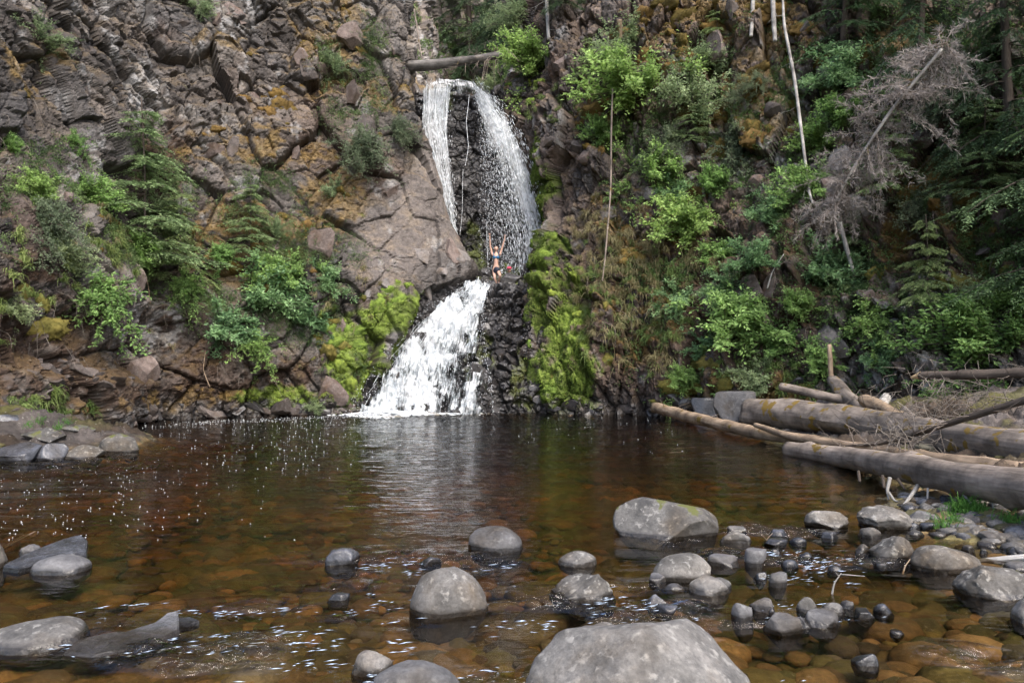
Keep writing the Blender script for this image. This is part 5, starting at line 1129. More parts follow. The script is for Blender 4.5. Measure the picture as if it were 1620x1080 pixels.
for (px, py, hp, st, var, lab, toward) in FIRS:
    h = hit(px, py)
    if h is None: continue
    loc, nor, dist = h; lo = np.array(loc) * 1.0; lo[1] -= max(toward, 0) * 0.35; Hm = hp / FPX * dist * (0.88 if px < 500 else 1); base_h = {('L', 0): 2.2, ('L', 1): 2.0, ('D', 0): 7.0, ('D', 1): 6.0}[(st, var)]; s = Hm / base_h
    ms = (FIR_L if st == 'L' else FIR_D)[var]; rot = (gg_.normal(0.05, .03), gg_.normal(0, .04), gg_.uniform(-.5, .5)); key = (st, var)
    k = (s * (1.15 if st == 'L' else 1), s * (1.15 if st == 'L' else 1), s)
    if key not in fset: fset[key] = make_plant('young_fir' if st == 'L' else 'fir_tree', *ms, 'crown', 'trunk', lo, 1, rot, lab, 'tree', 'firs of the gorge'); fset[key].scale = k
    else: r = copy_tree(fset[key], lo, rot, k); r['label'] = lab
# dead leaning fir: pale bare trunk and a cloud of fine dry twigs
def dead_fir():
    A = P(1316, 330, 16.9); B = P(1352, 262, 16.5); Cc = P(1410, 175, 15.9); E = P(1490, 78, 15.2); pts = np.array([A, B, Cc, E]); o = A.copy(); pts -= o
    root = obj('dead_fir', None, loc=o); tag(root, 'dead leaning fir with a white trunk in a cloud of fine dry twigs', 'tree')
    V, F, U = tube_arrays(pts, [.022, .032, .042, .036], 10, .06, 5, nseg=40); obj('trunk', mesh_np('trunk', V, F, True, None, U), W_PALE, root)
    g = np.random.default_rng(55); ax = unit(pts[-1] - pts[0]); C, D, L, br = [], [], [], []
    for k in range(135):
        t = g.uniform(0.0, 1.1); b = np.array([np.interp(t * 3, range(4), pts[:, j]) for j in range(3)]) + ax * max(0, t - 1) * 3.0
        d = unit(g.normal(0, 1, 3) * np.array([1, .7, .8]) - ax * 0.15 + np.array([.15, .45, -0.18])); ln = g.uniform(0.5, 1.35) * (1.15 - 0.3 * abs(t - .6)); n = 8; u = np.linspace(0, 1, n)[:, None]
        q = b + d * ln * u - np.array([0, 0, .22 * ln]) * u ** 2 + np.cumsum(g.normal(0, .02, (n, 3)), 0); br.append(tube_arrays(q, [.011, .003], 3, nseg=7, cap=False))
        for m in range(95):
            a = g.uniform(.15, 1) * (n - 1.01); i0 = int(a); c = q[i0] + (q[i0 + 1] - q[i0]) * (a - i0); e = unit(d * .8 + g.normal(0, .8, 3) - np.array([0, 0, .25])); l_ = g.uniform(.05, .24); C.append(c); D.append(e); L.append(l_)
            if g.random() < .8: C.append(c + e * l_ * .5); D.append(unit(e + g.normal(0, .7, 3))); L.append(l_ * .6)
    C, D, L = np.array(C), np.array(D), np.array(L); V, F = leaf_arrays(C, D, unit(g.normal(0, 1, (len(C), 3))), L, np.full(len(C), .011), .1)
    col = np.array((0.26, 0.235, 0.215)) * g.uniform(.6, 1.5, (len(C), 1)); me = mesh_np('dry_twigs', V, F, False, np.repeat(col, 4, 0)); obj('dry_twigs', me, M_GRASS, root)['kind'] = 'stuff'
    V, F, U = merge(br); obj('branches', mesh_np('branches', V, F, True, None, U), W_GREY, root)['kind'] = 'stuff'
dead_fir()
# standing and leaning bare stems
def stem(pp, r, mat, label, off=0.25, name='bare_stem', cat='dead trunk', tw=None):
    q = []
    for (px, py) in pp: h = hit(px, py); q.append(P(px, py, h[0][1] - off))
    ys = np.array([a[1] for a in q]); ys = np.minimum(ys, ys.mean() + .4); ys = np.linspace(ys[0], ys[-1], len(q)); q = [P(pp[i][0], pp[i][1], ys[i]) for i in range(len(q))]
    o = q[0]; root = obj(name, None, loc=o); tag(root, label, cat, 'bare stems on the cliffs'); rel = [a - o for a in q]
    V, F, U = tube_arrays(rel, r, 8, .08, int(pp[0][0]), nseg=30); obj('trunk', mesh_np('trunk', V, F, True, None, U), mat, root)
    if tw: V, F, U = branchlets(rel, **tw); obj('twigs', mesh_np('twigs', V, F, True, None, U), mat, root)['kind'] = 'stuff'
stem([(1238, -10), (1241, 42), (1256, 120), (1268, 210), (1280, 300), (1286, 322)], [.035, .045, .05, .048, .036, .025], W_PALE, 'longest white leaning stem on the right cliff', .5, tw=dict(n=12, ln=.5, r=.01, seed=4))
stem([(1192, -20), (1190, 30), (1188, 58)], [.07, .07, .06], W_PALE, 'short white stem at the top, left of a thicker twin', .4)
stem([(1222, -20), (1224, 30), (1226, 66)], [.09, .085, .07], W_PALE, 'thicker white stem at the top beside its shorter twin', .4)
stem([(969, 140), (967, 210), (966, 300), (958, 400), (953, 445)], [.032, .03, .028, .024, .015], W_GREY, 'thin bare pole standing in front of the central spur', .8, tw=dict(n=6, ln=.4, r=.008, seed=6))
stem([(1328, 352), (1340, 395), (1352, 438)], [.06, .065, .05], W_PALE, 'broken white stem among cool green leaves', .5)
stem([(864, -20), (866, 20), (868, 62)], [.085, .08, .07], W_PALE, 'pale dead trunk above the shrub on the right lip', .6, tw=dict(n=8, ln=.8, r=.012, seed=8))
stem([(980, 32), (981, 62)], [.09, .1], W_TAN, 'short broken stump at the top of the central spur', .3, name='stump', cat='stump')
stem([(1214, 456), (1222, 430), (1240, 402)], [.02, .016, .01], W_PALE, 'crooked bare twig on the right cliff', .7, name='twig', cat='twig')
stem([(655, 15), (662, 60), (668, 95)], [.05, .05, .03], W_GREY, 'grey dead sapling leaning over the bridging log', 3.5)
stem([(238, 480), (232, 440), (218, 415)], [.016, .013, .01], W_TAN, 'bare hanging twig over the grey hollow of the left cliff', .5, name='twig', cat='twig')
stem([(332, 612), (322, 585), (325, 555)], [.014, .012, .01], W_TAN, 'bare twig hanging toward the water on the left cliff', .4, name='twig', cat='twig')
W_LOG = wood_mat('dark_grey_wood', (0.06, 0.055, 0.05), (0.17, 0.16, 0.15))
# log wedged across the gorge above the lip
bl = obj('bridging_log', None, loc=P(632, 104, 27.6)); tag(bl, 'grey fallen log wedged across the gorge above the falls', 'log')
q = np.array([P(x, y, 27.9) for x, y in [(622, 106), (680, 103), (735, 96), (795, 87)]]) - np.array(P(632, 104, 27.6))
V, F, U = tube_arrays(q, [.22, .21, .18, .12], 18, .12, 9, nseg=50, knots=6); obj('trunk', mesh_np('trunk', V, F, True, None, U), W_LOG, bl)
V, F, U = branchlets(q[2:], n=34, ln=.9, r=.016, seed=12, direction=(-.3, -.4, -.3), droop=.4); obj('root_wad', mesh_np('root_wad', V, F, True, None, U), W_GREY, bl)['kind'] = 'stuff'

# ---- moss cushions and loose blocks: pieces of the cliffs
def cushion_mesh(seed, pal):
    v, f = ICO[3]; g = np.random.default_rng(seed); v = v * (1 + .42 * fbm(v * 1.9 + seed, 4, seed)[:, None]) * np.array([1, .55, .75]); v = v * (1 + .06 * fbm(v * 9, 2, seed)[:, None])
    n = 1500; i = g.integers(0, len(v), n); nn = unit(v[i]); c = v[i] * 1.0 + g.normal(0, .03, (n, 3)); d = unit(nn + g.normal(0, .5, (n, 3)) - np.array([0, 0, .3])); LV, LF = leaf_arrays(c, d, unit(g.normal(0, 1, (n, 3))), g.uniform(.05, .14, n), np.full(n, .03))
    a, b = np.array(pal[0]), np.array(pal[1]); t = np.clip(.5 + .5 * fbm(v * 2.5 + 9, 3, seed), 0, 1)[:, None]; cv = a + (b - a) * t; cl = a + (b - a) * np.clip(t[i] + g.normal(.1, .3, (n, 1)), 0, 1.3)
    me = mesh_np('moss_cushion', np.concatenate([v, LV]), [f, LF + len(v)], True, np.concatenate([cv, np.repeat(cl, 4, 0)])); me.materials.append(M_MOSS); return me
OCP = ((0.06, 0.040, 0.012), (0.175, 0.12, 0.032)); GRP = ((0.045, 0.075, 0.014), (0.23, 0.31, 0.05)); OLP = ((0.07, 0.07, 0.016), (0.17, 0.15, 0.035))
CU_O = [cushion_mesh(s, OCP) for s in (1, 2, 3)]; CU_G = [cushion_mesh(s, GRP) for s in (4, 5)]; CU_M = [cushion_mesh(s, OLP) for s in (6, 7)]
def put_part(name, me, parent, c, s, rot):
    o = bpy.data.objects.new(name, me); COL.objects.link(o); o.parent = parent; o.location = c; o.scale = s; o.rotation_euler = rot; return o
def cushions(S, boxes, n, meshes, smin, smax, seed, up=0.15, pw=2.0):
    g = np.random.default_rng(seed); w = blob(S['px'], S['py'], boxes); w = w * np.clip(S['N'][:, 2] - up, 0.02, 1) ** 1.5 * (S['V'][:, 2] > .4) * (S['py'] > -80); w /= w.sum()
    for i in g.choice(len(w), n, p=w):
        s = smin + (smax - smin) * g.random() ** pw; nor = S['N'][i]
        put_part('moss_cushion', meshes[g.integers(len(meshes))], S['o'], S['V'][i] - nor * s * .28, (s * g.uniform(.8, 1.4), s * .9, s * g.uniform(.7, 1.2)), (g.normal(0, .2), g.normal(0, .2), math.atan2(nor[1], nor[0]) + math.pi / 2 + g.normal(0, .3)))
cushions(CL, [(40, 110, 60, 40), (360, 70, 60, 20), (520, 60, 60, 90), (610, 150, 50, 30), (420, 235, 130, 30), (520, 310, 50, 60), (400, 380, 120, 60), (400, 150, 60, 40), (610, 190, 30, 60), (200, 350, 100, 80)], 110, CU_O, .07, .32, 1)
cushions(CL, [(60, 480, 60, 50), (530, 520, 50, 50), (150, 670, 60, 30)], 18, CU_M, .1, .35, 2)
cushions(CL, [(575, 560, 50, 60), (450, 635, 90, 18), (620, 480, 40, 40)], 32, CU_G, .1, .36, 3)
cushions(CR, [(1100, 80, 100, 60), (1180, 170, 100, 80), (940, 190, 40, 60), (1010, 350, 90, 60), (1470, 330, 110, 70), (1150, 50, 160, 60), (1440, 60, 80, 50), (1250, 100, 60, 80)], 165, CU_O, .09, .55, 4, pw=1.4)
cushions(CR, [(1080, 600, 160, 40), (1480, 410, 90, 60), (1010, 520, 60, 60), (1250, 600, 80, 30)], 40, CU_M, .1, .45, 5)
cushions(CR, [(895, 520, 45, 120), (860, 160, 50, 40), (850, 330, 30, 90)], 45, CU_G, .1, .38, 6)
B_BROWN = stone_mat('cliff_block_brown', (0.085, 0.064, 0.056), (0.175, 0.137, 0.122), (0.28, 0.26, 0.24), .35, .9); B_DARKB = stone_mat('cliff_block_dark', (0.05, 0.042, 0.038), (0.11, 0.092, 0.085), (0.2, 0.19, 0.18), .3, .85); B_WET = stone_mat('cliff_block_wet', (0.022, 0.021, 0.022), (0.055, 0.052, 0.053), (0.10, 0.10, 0.10), .3, .3); B_GREY = stone_mat('cliff_block_grey', (0.11, 0.10, 0.095), (0.22, 0.20, 0.19), (0.3, 0.29, 0.28), .4, .9)
def blocks(S, n, mats, smin, smax, seed, boxes=None, zmin=0.3, sink=.35, name='rock_block', aspect=(1.0, .7, 1.2)):
    g = np.random.default_rng(seed); w = np.ones(len(S['V'])) if boxes is None else blob(S['px'], S['py'], boxes)
    w = w * (S['V'][:, 2] > zmin) * (S['py'] > -60) * (S['px'] > -100) * (S['px'] < 1720); w /= w.sum()
    ms = []
    for k in range(8): me = stone_mesh('block', seed * 50 + k, 3, name); me.materials.append(mats[k % len(mats)]); me.polygons.foreach_set('use_smooth', np.zeros(len(me.polygons), bool)); ms.append(me)
    for i in g.choice(len(w), n, p=w):
        s = smin + (smax - smin) * g.random() ** 2; nor = S['N'][i]
        put_part(name, ms[g.integers(8)], S['o'], S['V'][i] - nor * s * sink, (s * aspect[0] * g.uniform(.7, 1.3), s * aspect[1], s * aspect[2] * g.uniform(.6, 1.2)), (g.normal(0, .3), g.normal(.2, .5), math.atan2(nor[1], nor[0]) + math.pi / 2 + g.normal(0, .4)))
blocks(CL, 75, [B_BROWN, B_DARKB], .12, .55, 1, zmin=.6, boxes=[(300, 250, 330, 330), (480, 100, 150, 120), (100, 600, 160, 60)])
blocks(CL, 70, [B_WET, B_DARKB], .12, .36, 2, boxes=[(380, 655, 220, 14), (200, 665, 60, 16), (560, 650, 40, 10)], zmin=-.1, aspect=(1.3, .8, .8))
blocks(CL, 26, [B_BROWN, B_GREY], .2, .5, 3, boxes=[(690, 430, 60, 40), (640, 470, 40, 30), (560, 470, 50, 40)])
blocks(CL, 30, [B_DARKB], .1, .3, 9, boxes=[(60, 640, 90, 50), (130, 620, 60, 50)], aspect=(1.4, .9, .7))
blocks(CR, 110, [B_BROWN, B_DARKB, B_GREY], .12, .5, 4, zmin=.6, boxes=[(930, 180, 60, 200), (1300, 350, 330, 320), (1450, 560, 200, 60)])
blocks(CR, 60, [B_WET, B_DARKB], .12, .34, 5, boxes=[(950, 650, 110, 12), (1080, 640, 60, 20), (1400, 620, 140, 30)], zmin=-.1, aspect=(1.3, .8, .8))
blocks(CF, 60, [B_WET], .12, .42, 6, boxes=[(800, 560, 50, 110), (820, 450, 60, 30), (640, 560, 50, 80), (740, 440, 30, 20)], zmin=-.1, sink=.25, aspect=(1.2, .9, .8))
blocks(CF, 16, [B_DARKB, B_GREY], .2, .45, 7, boxes=[(700, 128, 60, 20), (820, 140, 60, 40)], zmin=12)
# single boulders wedged at the ledge
tag(obj('boulder', stone_mesh('round', 5, 5), B_GREY, loc=P(723, 415, 25.6), scale=(.62, .5, .52), rot=(0, .4, .3)), 'smooth pale boulder wedged on the ledge left of the standing woman', 'boulder')
tag(obj('boulder', stone_mesh('rough', 8, 4), B_WET, loc=P(806, 446, 25.9), scale=(.55, .4, .34)), 'dark mossy boulder in front of the crouching person on the ledge', 'boulder')

# ---- moss fuzz, grass, undergrowth: uncountable
def sample(S, w, n, seed):
    g = np.random.default_rng(seed); w = w * (S['px'] > -60) * (S['px'] < 1690) * (S['py'] > -40); w = w / w.sum(); i = g.choice(len(w), n, p=w); return g, S['V'][i], S['N'][i], i
def fuzz(S, w, n, pal, ln, seed, label, wd=.018, hang=.8, name='moss', mat=None):
    g, v, nn, i = sample(S, w, n, seed); d = unit(nn * .7 + g.normal(0, .45, v.shape) - np.array([0, 0, hang])); L = g.uniform(.5, 1.3, n) * ln
    V, F = leaf_arrays(v - nn * .02, d, unit(nn + g.normal(0, .3, v.shape)), L, np.full(n, wd)); a, b = np.array(pal[0]), np.array(pal[1])
    t = np.clip(.5 + .55 * fbm(v * 2.6, 3, seed) + g.normal(0, .2, n), -.1, 1.4)[:, None]
    tag(obj(name, mesh_np(name, V, F, False, np.repeat(np.clip(a + (b - a) * t, .005, 1), 4, 0)), mat or M_MOSS), label, kind='stuff')
fuzz(CL, CL['g'] ** 2, 30000, GRP, .07, 1, 'bright green moss and ferns on the left cliff beside the cascade')
fuzz(CR, CR['g'] ** 2, 80000, GRP, .085, 2, 'bright green hanging moss on the buttress right of the cascade')
fuzz(CL, CL['oc'] ** 2, 26000, OCP, .045, 3, 'ochre moss on the ledges of the left cliff', hang=.1); fuzz(CR, CR['oc'] ** 2, 36000, OCP, .055, 4, 'ochre moss on the ledges of the right cliff', hang=.2)
fuzz(CF, CF['g'] ** 2, 6000, OLP, .05, 5, 'olive moss on the black rocks around the falls')
def greens(S, boxes, n, pal, leaf, seed, label, name='undergrowth', per=7, spread=.10):
    g, v, nn, i = sample(S, blob(S['px'], S['py'], boxes) * np.clip(.4 + fbm(S['V'] * 1.1, 3, seed), 0, 1) ** 1.5, n, seed)
    c = np.repeat(v + nn * .06, per, 0); m = len(c); dd = g.normal(0, 1, (m, 3)) + np.repeat(nn, per, 0) * .8 - np.array([0, 0, .2]); c = c + unit(dd) * g.uniform(0, spread, (m, 1)); a, b = np.array(pal[0]), np.array(pal[1])
    t = np.repeat(np.clip(.5 + .6 * fbm(v * 1.4, 3, seed + 3) + g.normal(0, .15, n), -.2, 1.3), per)[:, None]
    V, F = leaf_arrays(c, dd, unit(np.array([0, -.4, .9]) + g.normal(0, .5, (m, 3))), g.uniform(.6, 1.2, m) * leaf, g.uniform(.4, .6, m) * leaf)
    tag(obj(name, mesh_np(name, V, F, False, np.repeat(np.clip(a + (b - a) * t, .005, 1), 4, 0)), M_LEAF), label, kind='stuff')
greens(CR, [(1200, 450, 220, 180), (1100, 250, 130, 160), (1300, 250, 120, 150), (1400, 100, 200, 120), (1180, 600, 150, 40), (1550, 250, 120, 200)], 9500, ((0.045, 0.09, 0.025), (0.18, 0.28, 0.09)), .065, 11, 'low leafy undergrowth spread over the right cliff')
greens(CR, [(1480, 300, 140, 260), (1350, 420, 90, 90)], 4500, ((0.03, 0.055, 0.018), (0.09, 0.14, 0.045)), .06, 12, 'dark leafy undergrowth in the shade at the right')
greens(CL, [(150, 330, 150, 100), (420, 440, 150, 80), (520, 540, 60, 60), (560, 120, 60, 90), (420, 330, 60, 60)], 9000, ((0.055, 0.095, 0.035), (0.18, 0.26, 0.10)), .055, 13, 'low leafy undergrowth on the ledges of the left cliff')
greens(CH, [(780, 60, 80, 80), (850, 60, 60, 80), (700, 90, 60, 25), (640, 20, 30, 20)], 4200, ((0.08, 0.13, 0.04), (0.26, 0.36, 0.12)), .12, 15, 'green growth on the pale cliff far up the gorge')
greens(CF, [(700, 60, 120, 60), (830, 120, 70, 50)], 1500, ((0.05, 0.085, 0.025), (0.14, 0.20, 0.06)), .07, 14, 'low plants around the lip of the falls')
def grass(S, boxes, ntuft, pal, L, seed, label, blades=34, hang=.9, w=.008, pts=None):
    if pts is None: g, v, nn, i = sample(S, blob(S['px'], S['py'], boxes) * np.clip(S['N'][:, 2] + .5, .05, 1) * (S['V'][:, 2] > .3), ntuft, seed)
    else: g = np.random.default_rng(seed); v = np.array(pts); nn = np.tile([[0, 0, 1.0]], (len(v), 1)); ntuft = len(v)
    m = ntuft * blades; b0 = np.repeat(v, blades, 0) + g.normal(0, .04, (m, 3)); ts = np.repeat(g.uniform(.6, 1.3, ntuft), blades)
    d = unit(np.repeat(nn, blades, 0) * .7 + g.normal(0, .5, (m, 3)) + np.array([0, 0, .75])); ln = (L * g.uniform(.5, 1.2, m) * ts)[:, None]; s = unit(np.cross(d, g.normal(0, 1, (m, 3)))) * w
    p1 = b0 + d * ln * .45; p2 = b0 + d * ln * .75 - np.array([0, 0, hang]) * ln * .35; p3 = p2 + d * ln * .12 - np.array([0, 0, hang]) * ln * .5
    V = np.stack([b0 - s, b0 + s, p1 + s, p1 - s, p2 + s * .7, p2 - s * .7, p3], 1).reshape(-1, 3); i = 7 * np.arange(m)[:, None]
    F = [i + np.array([[0, 1, 2, 3]]), i + np.array([[3, 2, 4, 5]])]; T_ = i + np.array([[5, 4, 6]]); a, b = np.array(pal[0]), np.array(pal[1]); t = np.clip(np.repeat(g.random(ntuft), blades) + g.normal(0, .25, m), 0, 1.2)[:, None]
    tag(obj('grass', mesh_np('grass', V, F + [T_], False, np.repeat(a + (b - a) * t, 7, 0)), M_GRASS), label, kind='stuff')
STRAW = ((0.12, 0.105, 0.045), (0.30, 0.26, 0.14)); GRN = ((0.09, 0.14, 0.035), (0.19, 0.25, 0.08))
grass(CR, [(980, 450, 60, 70), (1020, 530, 60, 60), (940, 350, 40, 40), (1100, 400, 50, 40), (1020, 380, 60, 40)], 260, STRAW, .42, 1, 'pale straw grass hanging over the rocks right of the mossy buttress')
grass(CR, [(980, 420, 60, 60), (880, 170, 50, 30), (1050, 500, 60, 60), (1180, 590, 120, 30), (960, 480, 50, 80)], 170, GRN, .34, 2, 'green grass tufts on the right cliff')
grass(CL, [(90, 650, 70, 30), (60, 660, 60, 20)], 26, GRN, .28, 7, 'green grass tufts hanging over the low left bank')
grass(CL, [(60, 410, 60, 50), (20, 480, 40, 60), (80, 650, 60, 30), (120, 400, 60, 60)], 80, GRN, .30, 3, 'green grass tufts near the left edge', blades=40)
grass(CL, [(560, 470, 60, 50), (620, 135, 20, 20), (280, 520, 60, 30), (200, 380, 80, 60), (80, 640, 60, 20)], 70, STRAW, .25, 4, 'dry grass tufts on the left cliff')
gp = [];
for (x, y, n) in [(1526, 808, 9), (1545, 812, 5), (1600, 795, 6), (1595, 828, 3), (1608, 740, 4), (1500, 822, 3), (1572, 735, 2), (78, 690, 5), (60, 700, 4), (100, 700, 4)]:
    for k in range(n):
        q = ground(x + gg_.normal(0, 9), y + gg_.normal(0, 3), .08); gp.append((q[0], q[1], max(0.02, float(bed_z(q[None, :2])[0]) + .03)))
grass(None, None, 0, ((0.06, 0.15, 0.02), (0.14, 0.27, 0.05)), .17, 6, 'vivid green grass tufts growing between the pebbles under the near log', blades=60, hang=.5, w=.003, pts=gp)
def hanging(S, boxes, n, seed, label, ln=.8, r=.006):
    g, v, nn, i = sample(S, blob(S['px'], S['py'], boxes), n, seed); parts = []
    for a, b in zip(v, nn):
        L = ln * g.uniform(.4, 1.3); p = a + b * .08; d = unit(b * .5 + g.normal(0, .5, 3) - np.array([0, 0, .8])); p1 = p + d * L * .4; p2 = p1 + (d * .3 + np.array([0, 0, -.7]) + g.normal(0, .25, 3)) * L * .6
        parts.append(tube_arrays([a, p1, p2], [r, r * .8, r * .4], 3, nseg=6, cap=False))
        for _ in range(2): c = p1 + (p2 - p1) * g.random(); parts.append(tube_arrays([c, c + unit(g.normal(0, 1, 3) - np.array([0, 0, .5])) * L * .3], [r * .5, r * .3], 3, nseg=2, cap=False))
    V, F, U = merge(parts); tag(obj('dead_twigs', mesh_np('dead_twigs', V, F, True, None, U), M_TWIG), label, kind='stuff')
hanging(CR, [(1250, 480, 130, 90), (1000, 400, 80, 120), (1230, 330, 80, 60), (1450, 560, 120, 60), (1480, 420, 100, 80), (1100, 230, 60, 60)], 260, 3, 'thin dead roots and twigs hanging down the right cliff')
hanging(CL, [(170, 500, 120, 70), (560, 260, 60, 60), (420, 560, 80, 40), (310, 50, 20, 50), (20, 150, 40, 60)], 150, 4, 'thin dead roots and twigs hanging down the left cliff')
def tangle():
    g = np.random.default_rng(8); parts = []
    for k in range(300):
        px = g.normal(1500, 60); py = g.normal(640, 26); q = P(px, py, 12.4 + g.normal(0, .6)); d = unit(g.normal(0, 1, 3) * np.array([1, .5, .6])); L = g.uniform(.15, .7)
        parts.append(tube_arrays([q - d * L * .5, q + g.normal(0, .05, 3), q + d * L * .5], [.006, .005, .002], 3, nseg=5, cap=False))
    for k in range(70):
        px = g.normal(1425, 30); py = g.normal(695, 12); q = P(px, py, 10.2 + g.normal(0, .4)); d = unit(g.normal(0, 1, 3) * np.array([1, .5, .8])); L = g.uniform(.15, .5)
        parts.append(tube_arrays([q - d * L * .5, q + g.normal(0, .05, 3), q + d * L * .5], [.006, .005, .002], 3, nseg=5, cap=False))
    V, F, U = merge(parts); tag(obj('brushwood', mesh_np('brushwood', V, F, True, None, U), M_TWIG), 'tangle of dry brushwood behind the thickest log', kind='stuff')
tangle()

# ================================================================ PEOPLE
SKIN = plain_mat('skin', (0.46, 0.29, 0.22), .5, .4, .05); HAIR = plain_mat('wet_hair', (0.025, 0.018, 0.014), .3, .5); BIK = plain_mat('teal_swimwear', (0.012, 0.10, 0.20), .5, .4, .2, 60); SHO = plain_mat('dark_shorts', (0.012, 0.016, 0.03), .6, .3); CAP = plain_mat('pink_cap', (0.55, 0.06, 0.12), .6, .3); EYEM = plain_mat('eyes', (0.02, 0.015, 0.012), .3, .5); LIP = plain_mat('lips', (0.42, 0.11, 0.09), .4, .4)
def skinned(name, verts, edges, radii, mat, parent, root=0, sub=2):
    me = bpy.data.meshes.new(name); me.from_pydata([tuple(v) for v in verts], edges, []); o = bpy.data.objects.new(name, me); COL.objects.link(o)
    md = o.modifiers.new('s', 'SKIN'); md.use_smooth_shade = True
    for i, sv in enumerate(me.skin_vertices[0].data): r = radii[i]; sv.radius = (r if isinstance(r, tuple) else (r, r)); sv.use_root = (i == root)
    sm = o.modifiers.new('u', 'SUBSURF'); sm.levels = sub; sm.render_levels = sub
    dg = bpy.context.evaluated_depsgraph_get(); dg.update(); nm = bpy.data.meshes.new_from_object(o.evaluated_get(dg)); bpy.data.objects.remove(o); nm.name = name
    nm.polygons.foreach_set('use_smooth', np.ones(len(nm.polygons), bool)); nm.materials.clear(); return obj(name, nm, mat, parent)
def woman():
    Y0 = 25.2; base = P(789, 455, Y0)
    def W(px, py, dy=0.0): return P(px, py, Y0 + dy) - base
    root = obj('person', None, loc=base); tag(root, 'woman in teal bikini top and dark shorts on the ledge, both fists raised', 'person')
    pel = W(784.2, 426); waist = W(784.8, 417.5); chest = W(784.8, 406.5); neck = W(784.8, 400); hd0 = W(784.8, 397); 
    shl, shr = W(778.6, 402.2), W(791.2, 402.2); el, er = W(775.6, 389.5, -.02), W(794.8, 390.2, -.02); wl_, wr = W(775.0, 376.5, -.06), W(798.2, 378.5, -.05); fl, fr = W(774.7, 372.2, -.07), W(798.6, 374.6, -.06)
    hl, hr = W(781.2, 428), W(787.4, 428); kl, al, tl = W(782.6, 440, -.12), W(787.0, 452.5, 0), W(790.5, 455.2, -.14); kr, ar, tr_ = W(791.2, 435.5, -.34), W(788.6, 446, -.06), W(791.4, 450.5, -.16)
    V = [pel, waist, chest, neck, hd0, shl, el, wl_, fl, shr, er, wr, fr, hl, kl, al, tl, hr, kr, ar, tr_]
    E = [(0, 1), (1, 2), (2, 3), (3, 4), (2, 5), (5, 6), (6, 7), (7, 8), (2, 9), (9, 10), (10, 11), (11, 12), (0, 13), (13, 14), (14, 15), (15, 16), (0, 17), (17, 18), (18, 19), (19, 20)]
    Rr = [(.145, .10), (.108, .08), (.125, .09), .048, .05, .048, .034, .024, .026, .048, .034, .024, .026, .085, .052, .034, .026, .085, .054, .034, .026]
    skinned('body', V, E, Rr, SKIN, root)
    hc = W(784.8, 393.6, -.02); v, f = ICO[4]; hv = v * np.array([.078, .092, .108]); hv[:, 0] *= 1 - .22 * sstep(0, .1, -hv[:, 2]); nose = np.exp(-((v[:, 0] / .16) ** 2 + ((v[:, 2] + .12) / .2) ** 2)) * (v[:, 1] < 0); hv[:, 1] -= .022 * nose; obj('head', mesh_np('head', hv + hc, f, True), SKIN, root)
    for s in (-1, 1):
        v2, f2 = ICO[2]; obj('eye', mesh_np('eye', v2 * np.array([.013, .008, .008]) + hc + np.array([s * .029, -.083, .012]), f2, True), EYEM, root); obj('ear', mesh_np('ear', v2 * np.array([.01, .018, .028]) + hc + np.array([s * .078, 0, -.005]), f2, True), SKIN, root)
    obj('mouth', mesh_np('mouth', v2 * np.array([.024, .008, .008]) + hc + np.array([0, -.078, -.052]), f2, True), LIP, root)
    hh = v.copy(); hh = hh * np.array([.085, .098, .115]); m = (v[:, 1] > -.35) | (v[:, 2] > .45); hh[~m] *= .86; obj('hair', mesh_np('hair', hh + hc + np.array([0, .012, .012]), f, True), HAIR, root)
    for c, up_, s in ((fl, unit(fl - wl_), 1), (fr, unit(fr - wr), -1)):          # fists: palm and five curled fingers
        vs, es, rs = [c], [], [.026]
        for k in range(4):
            o = np.array([(k - 1.5) * .017, 0, 0]); i = len(vs); vs += [c + o + up_ * .04, c + o + up_ * .058 + np.array([0, -.028, 0]), c + o + up_ * .03 + np.array([0, -.042, 0]), c + o + up_ * .014 + np.array([0, -.026, 0])]; rs += [.0095, .009, .0085, .0075]; es += [(0, i), (i, i + 1), (i + 1, i + 2), (i + 2, i + 3)]
        i = len(vs); vs += [c + np.array([s * .026, -.012, 0]) + up_ * .012, c + np.array([s * .022, -.036, 0]) + up_ * .03, c + np.array([s * .004, -.05, 0]) + up_ * .03]; rs += [.011, .0095, .008]; es += [(0, i), (i, i + 1), (i + 1, i + 2)]
        skinned('hand', vs, es, rs, SKIN, root, sub=1)
    ct = W(784.8, 407.6, 0); skinned('bikini_top', [ct + np.array([0, 0, .035]), ct - np.array([0, 0, .045])], [(0, 1)], [(.138, .108), (.128, .098)], BIK, root)
    for s in (-1, 1):
        v2, f2 = ICO[3]; obj('bikini_cup', mesh_np('bikini_cup', v2 * np.array([.066, .05, .06]) + ct + np.array([s * .062, -.085, .0]), f2, True), BIK, root)
        V_, F_, U_ = tube_arrays([ct + np.array([s * .06, -.10, .03]), shl + np.array([.035, -.05, .035]) if s < 0 else shr + np.array([-.035, -.05, .035]), neck + np.array([s * .045, .05, -.01])], [.010, .010, .010], 6, nseg=10); obj('strap', mesh_np('strap', V_, F_, True, None, U_), BIK, root)
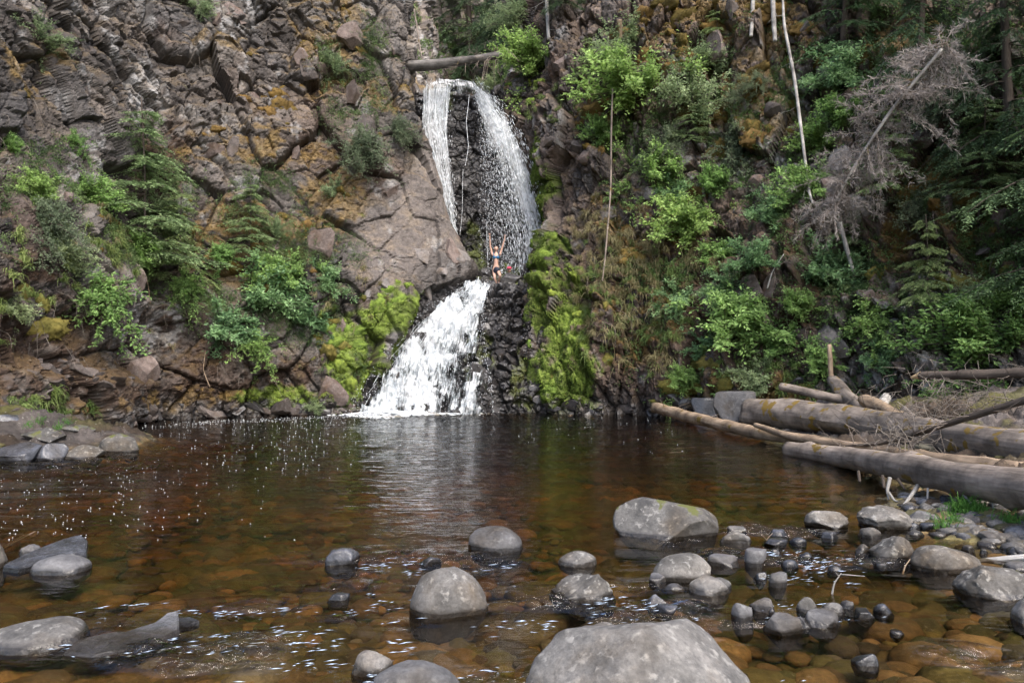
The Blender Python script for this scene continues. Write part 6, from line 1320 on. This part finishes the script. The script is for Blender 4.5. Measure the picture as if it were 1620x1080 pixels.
    skinned('shorts', [W(784.5, 421.5), pel, hl + (kl - hl) * .48, hr + (kr - hr) * .42], [(0, 1), (1, 2), (1, 3)], [(.128, .098), (.158, .115), .096, .098], SHO, root)
woman()
def crouched():
    Y0 = 26.5; base = P(805, 437, Y0); root = obj('person', None, loc=base); tag(root, 'person in a pink cap crouching behind the dark mossy boulder, only the head showing', 'person')
    z = np.array([0, 0, 1.0]); pel = -z * .45; V = [pel, pel + z * .28, z * .05 - z * .08, z * .06, pel + np.array([-.16, -.1, 0]), pel + np.array([-.2, -.4, .28]), pel + np.array([-.2, -.35, -.12]), pel + np.array([.16, -.1, 0]), pel + np.array([.2, -.4, .28]), pel + np.array([.2, -.35, -.12]), np.array([-.2, 0, -.08]), np.array([-.26, -.14, -.32]), np.array([-.16, -.36, -.25]), np.array([.2, 0, -.08]), np.array([.26, -.14, -.32]), np.array([.16, -.36, -.25])]
    E = [(0, 1), (1, 2), (2, 3), (0, 4), (4, 5), (5, 6), (0, 7), (7, 8), (8, 9), (2, 10), (10, 11), (11, 12), (2, 13), (13, 14), (14, 15)]
    skinned('body', V, E, [(.15, .11), (.12, .1), (.14, .1), .05, .08, .055, .035, .08, .055, .035, .05, .036, .026, .05, .036, .026], SKIN, root)
    hc = P(805.5, 426.5, Y0 - .05) - base; v, f = ICO[4]; obj('head', mesh_np('head', v * np.array([.078, .095, .11]) + hc, f, True), SKIN, root); obj('hair', mesh_np('hair', v * np.array([.086, .08, .11]) + hc + np.array([0, .03, -.01]), f, True), HAIR, root)
    c = v.copy(); c[:, 2] = np.maximum(c[:, 2], -.05); cap = obj('cap', mesh_np('cap', c * np.array([.10, .115, .10]) + hc + np.array([0, 0, .03]), f, True), CAP, root)
    b = v * np.array([.07, .07, .008]) + hc + np.array([0, -.13, .03]); obj('brim', mesh_np('brim', b, f, True), CAP, cap)
    v2, f2 = ICO[2]
    for s in (-1, 1): obj('eye', mesh_np('eye', v2 * np.array([.012, .008, .008]) + hc + np.array([s * .028, -.087, .0]), f2, True), EYEM, root)
crouched()
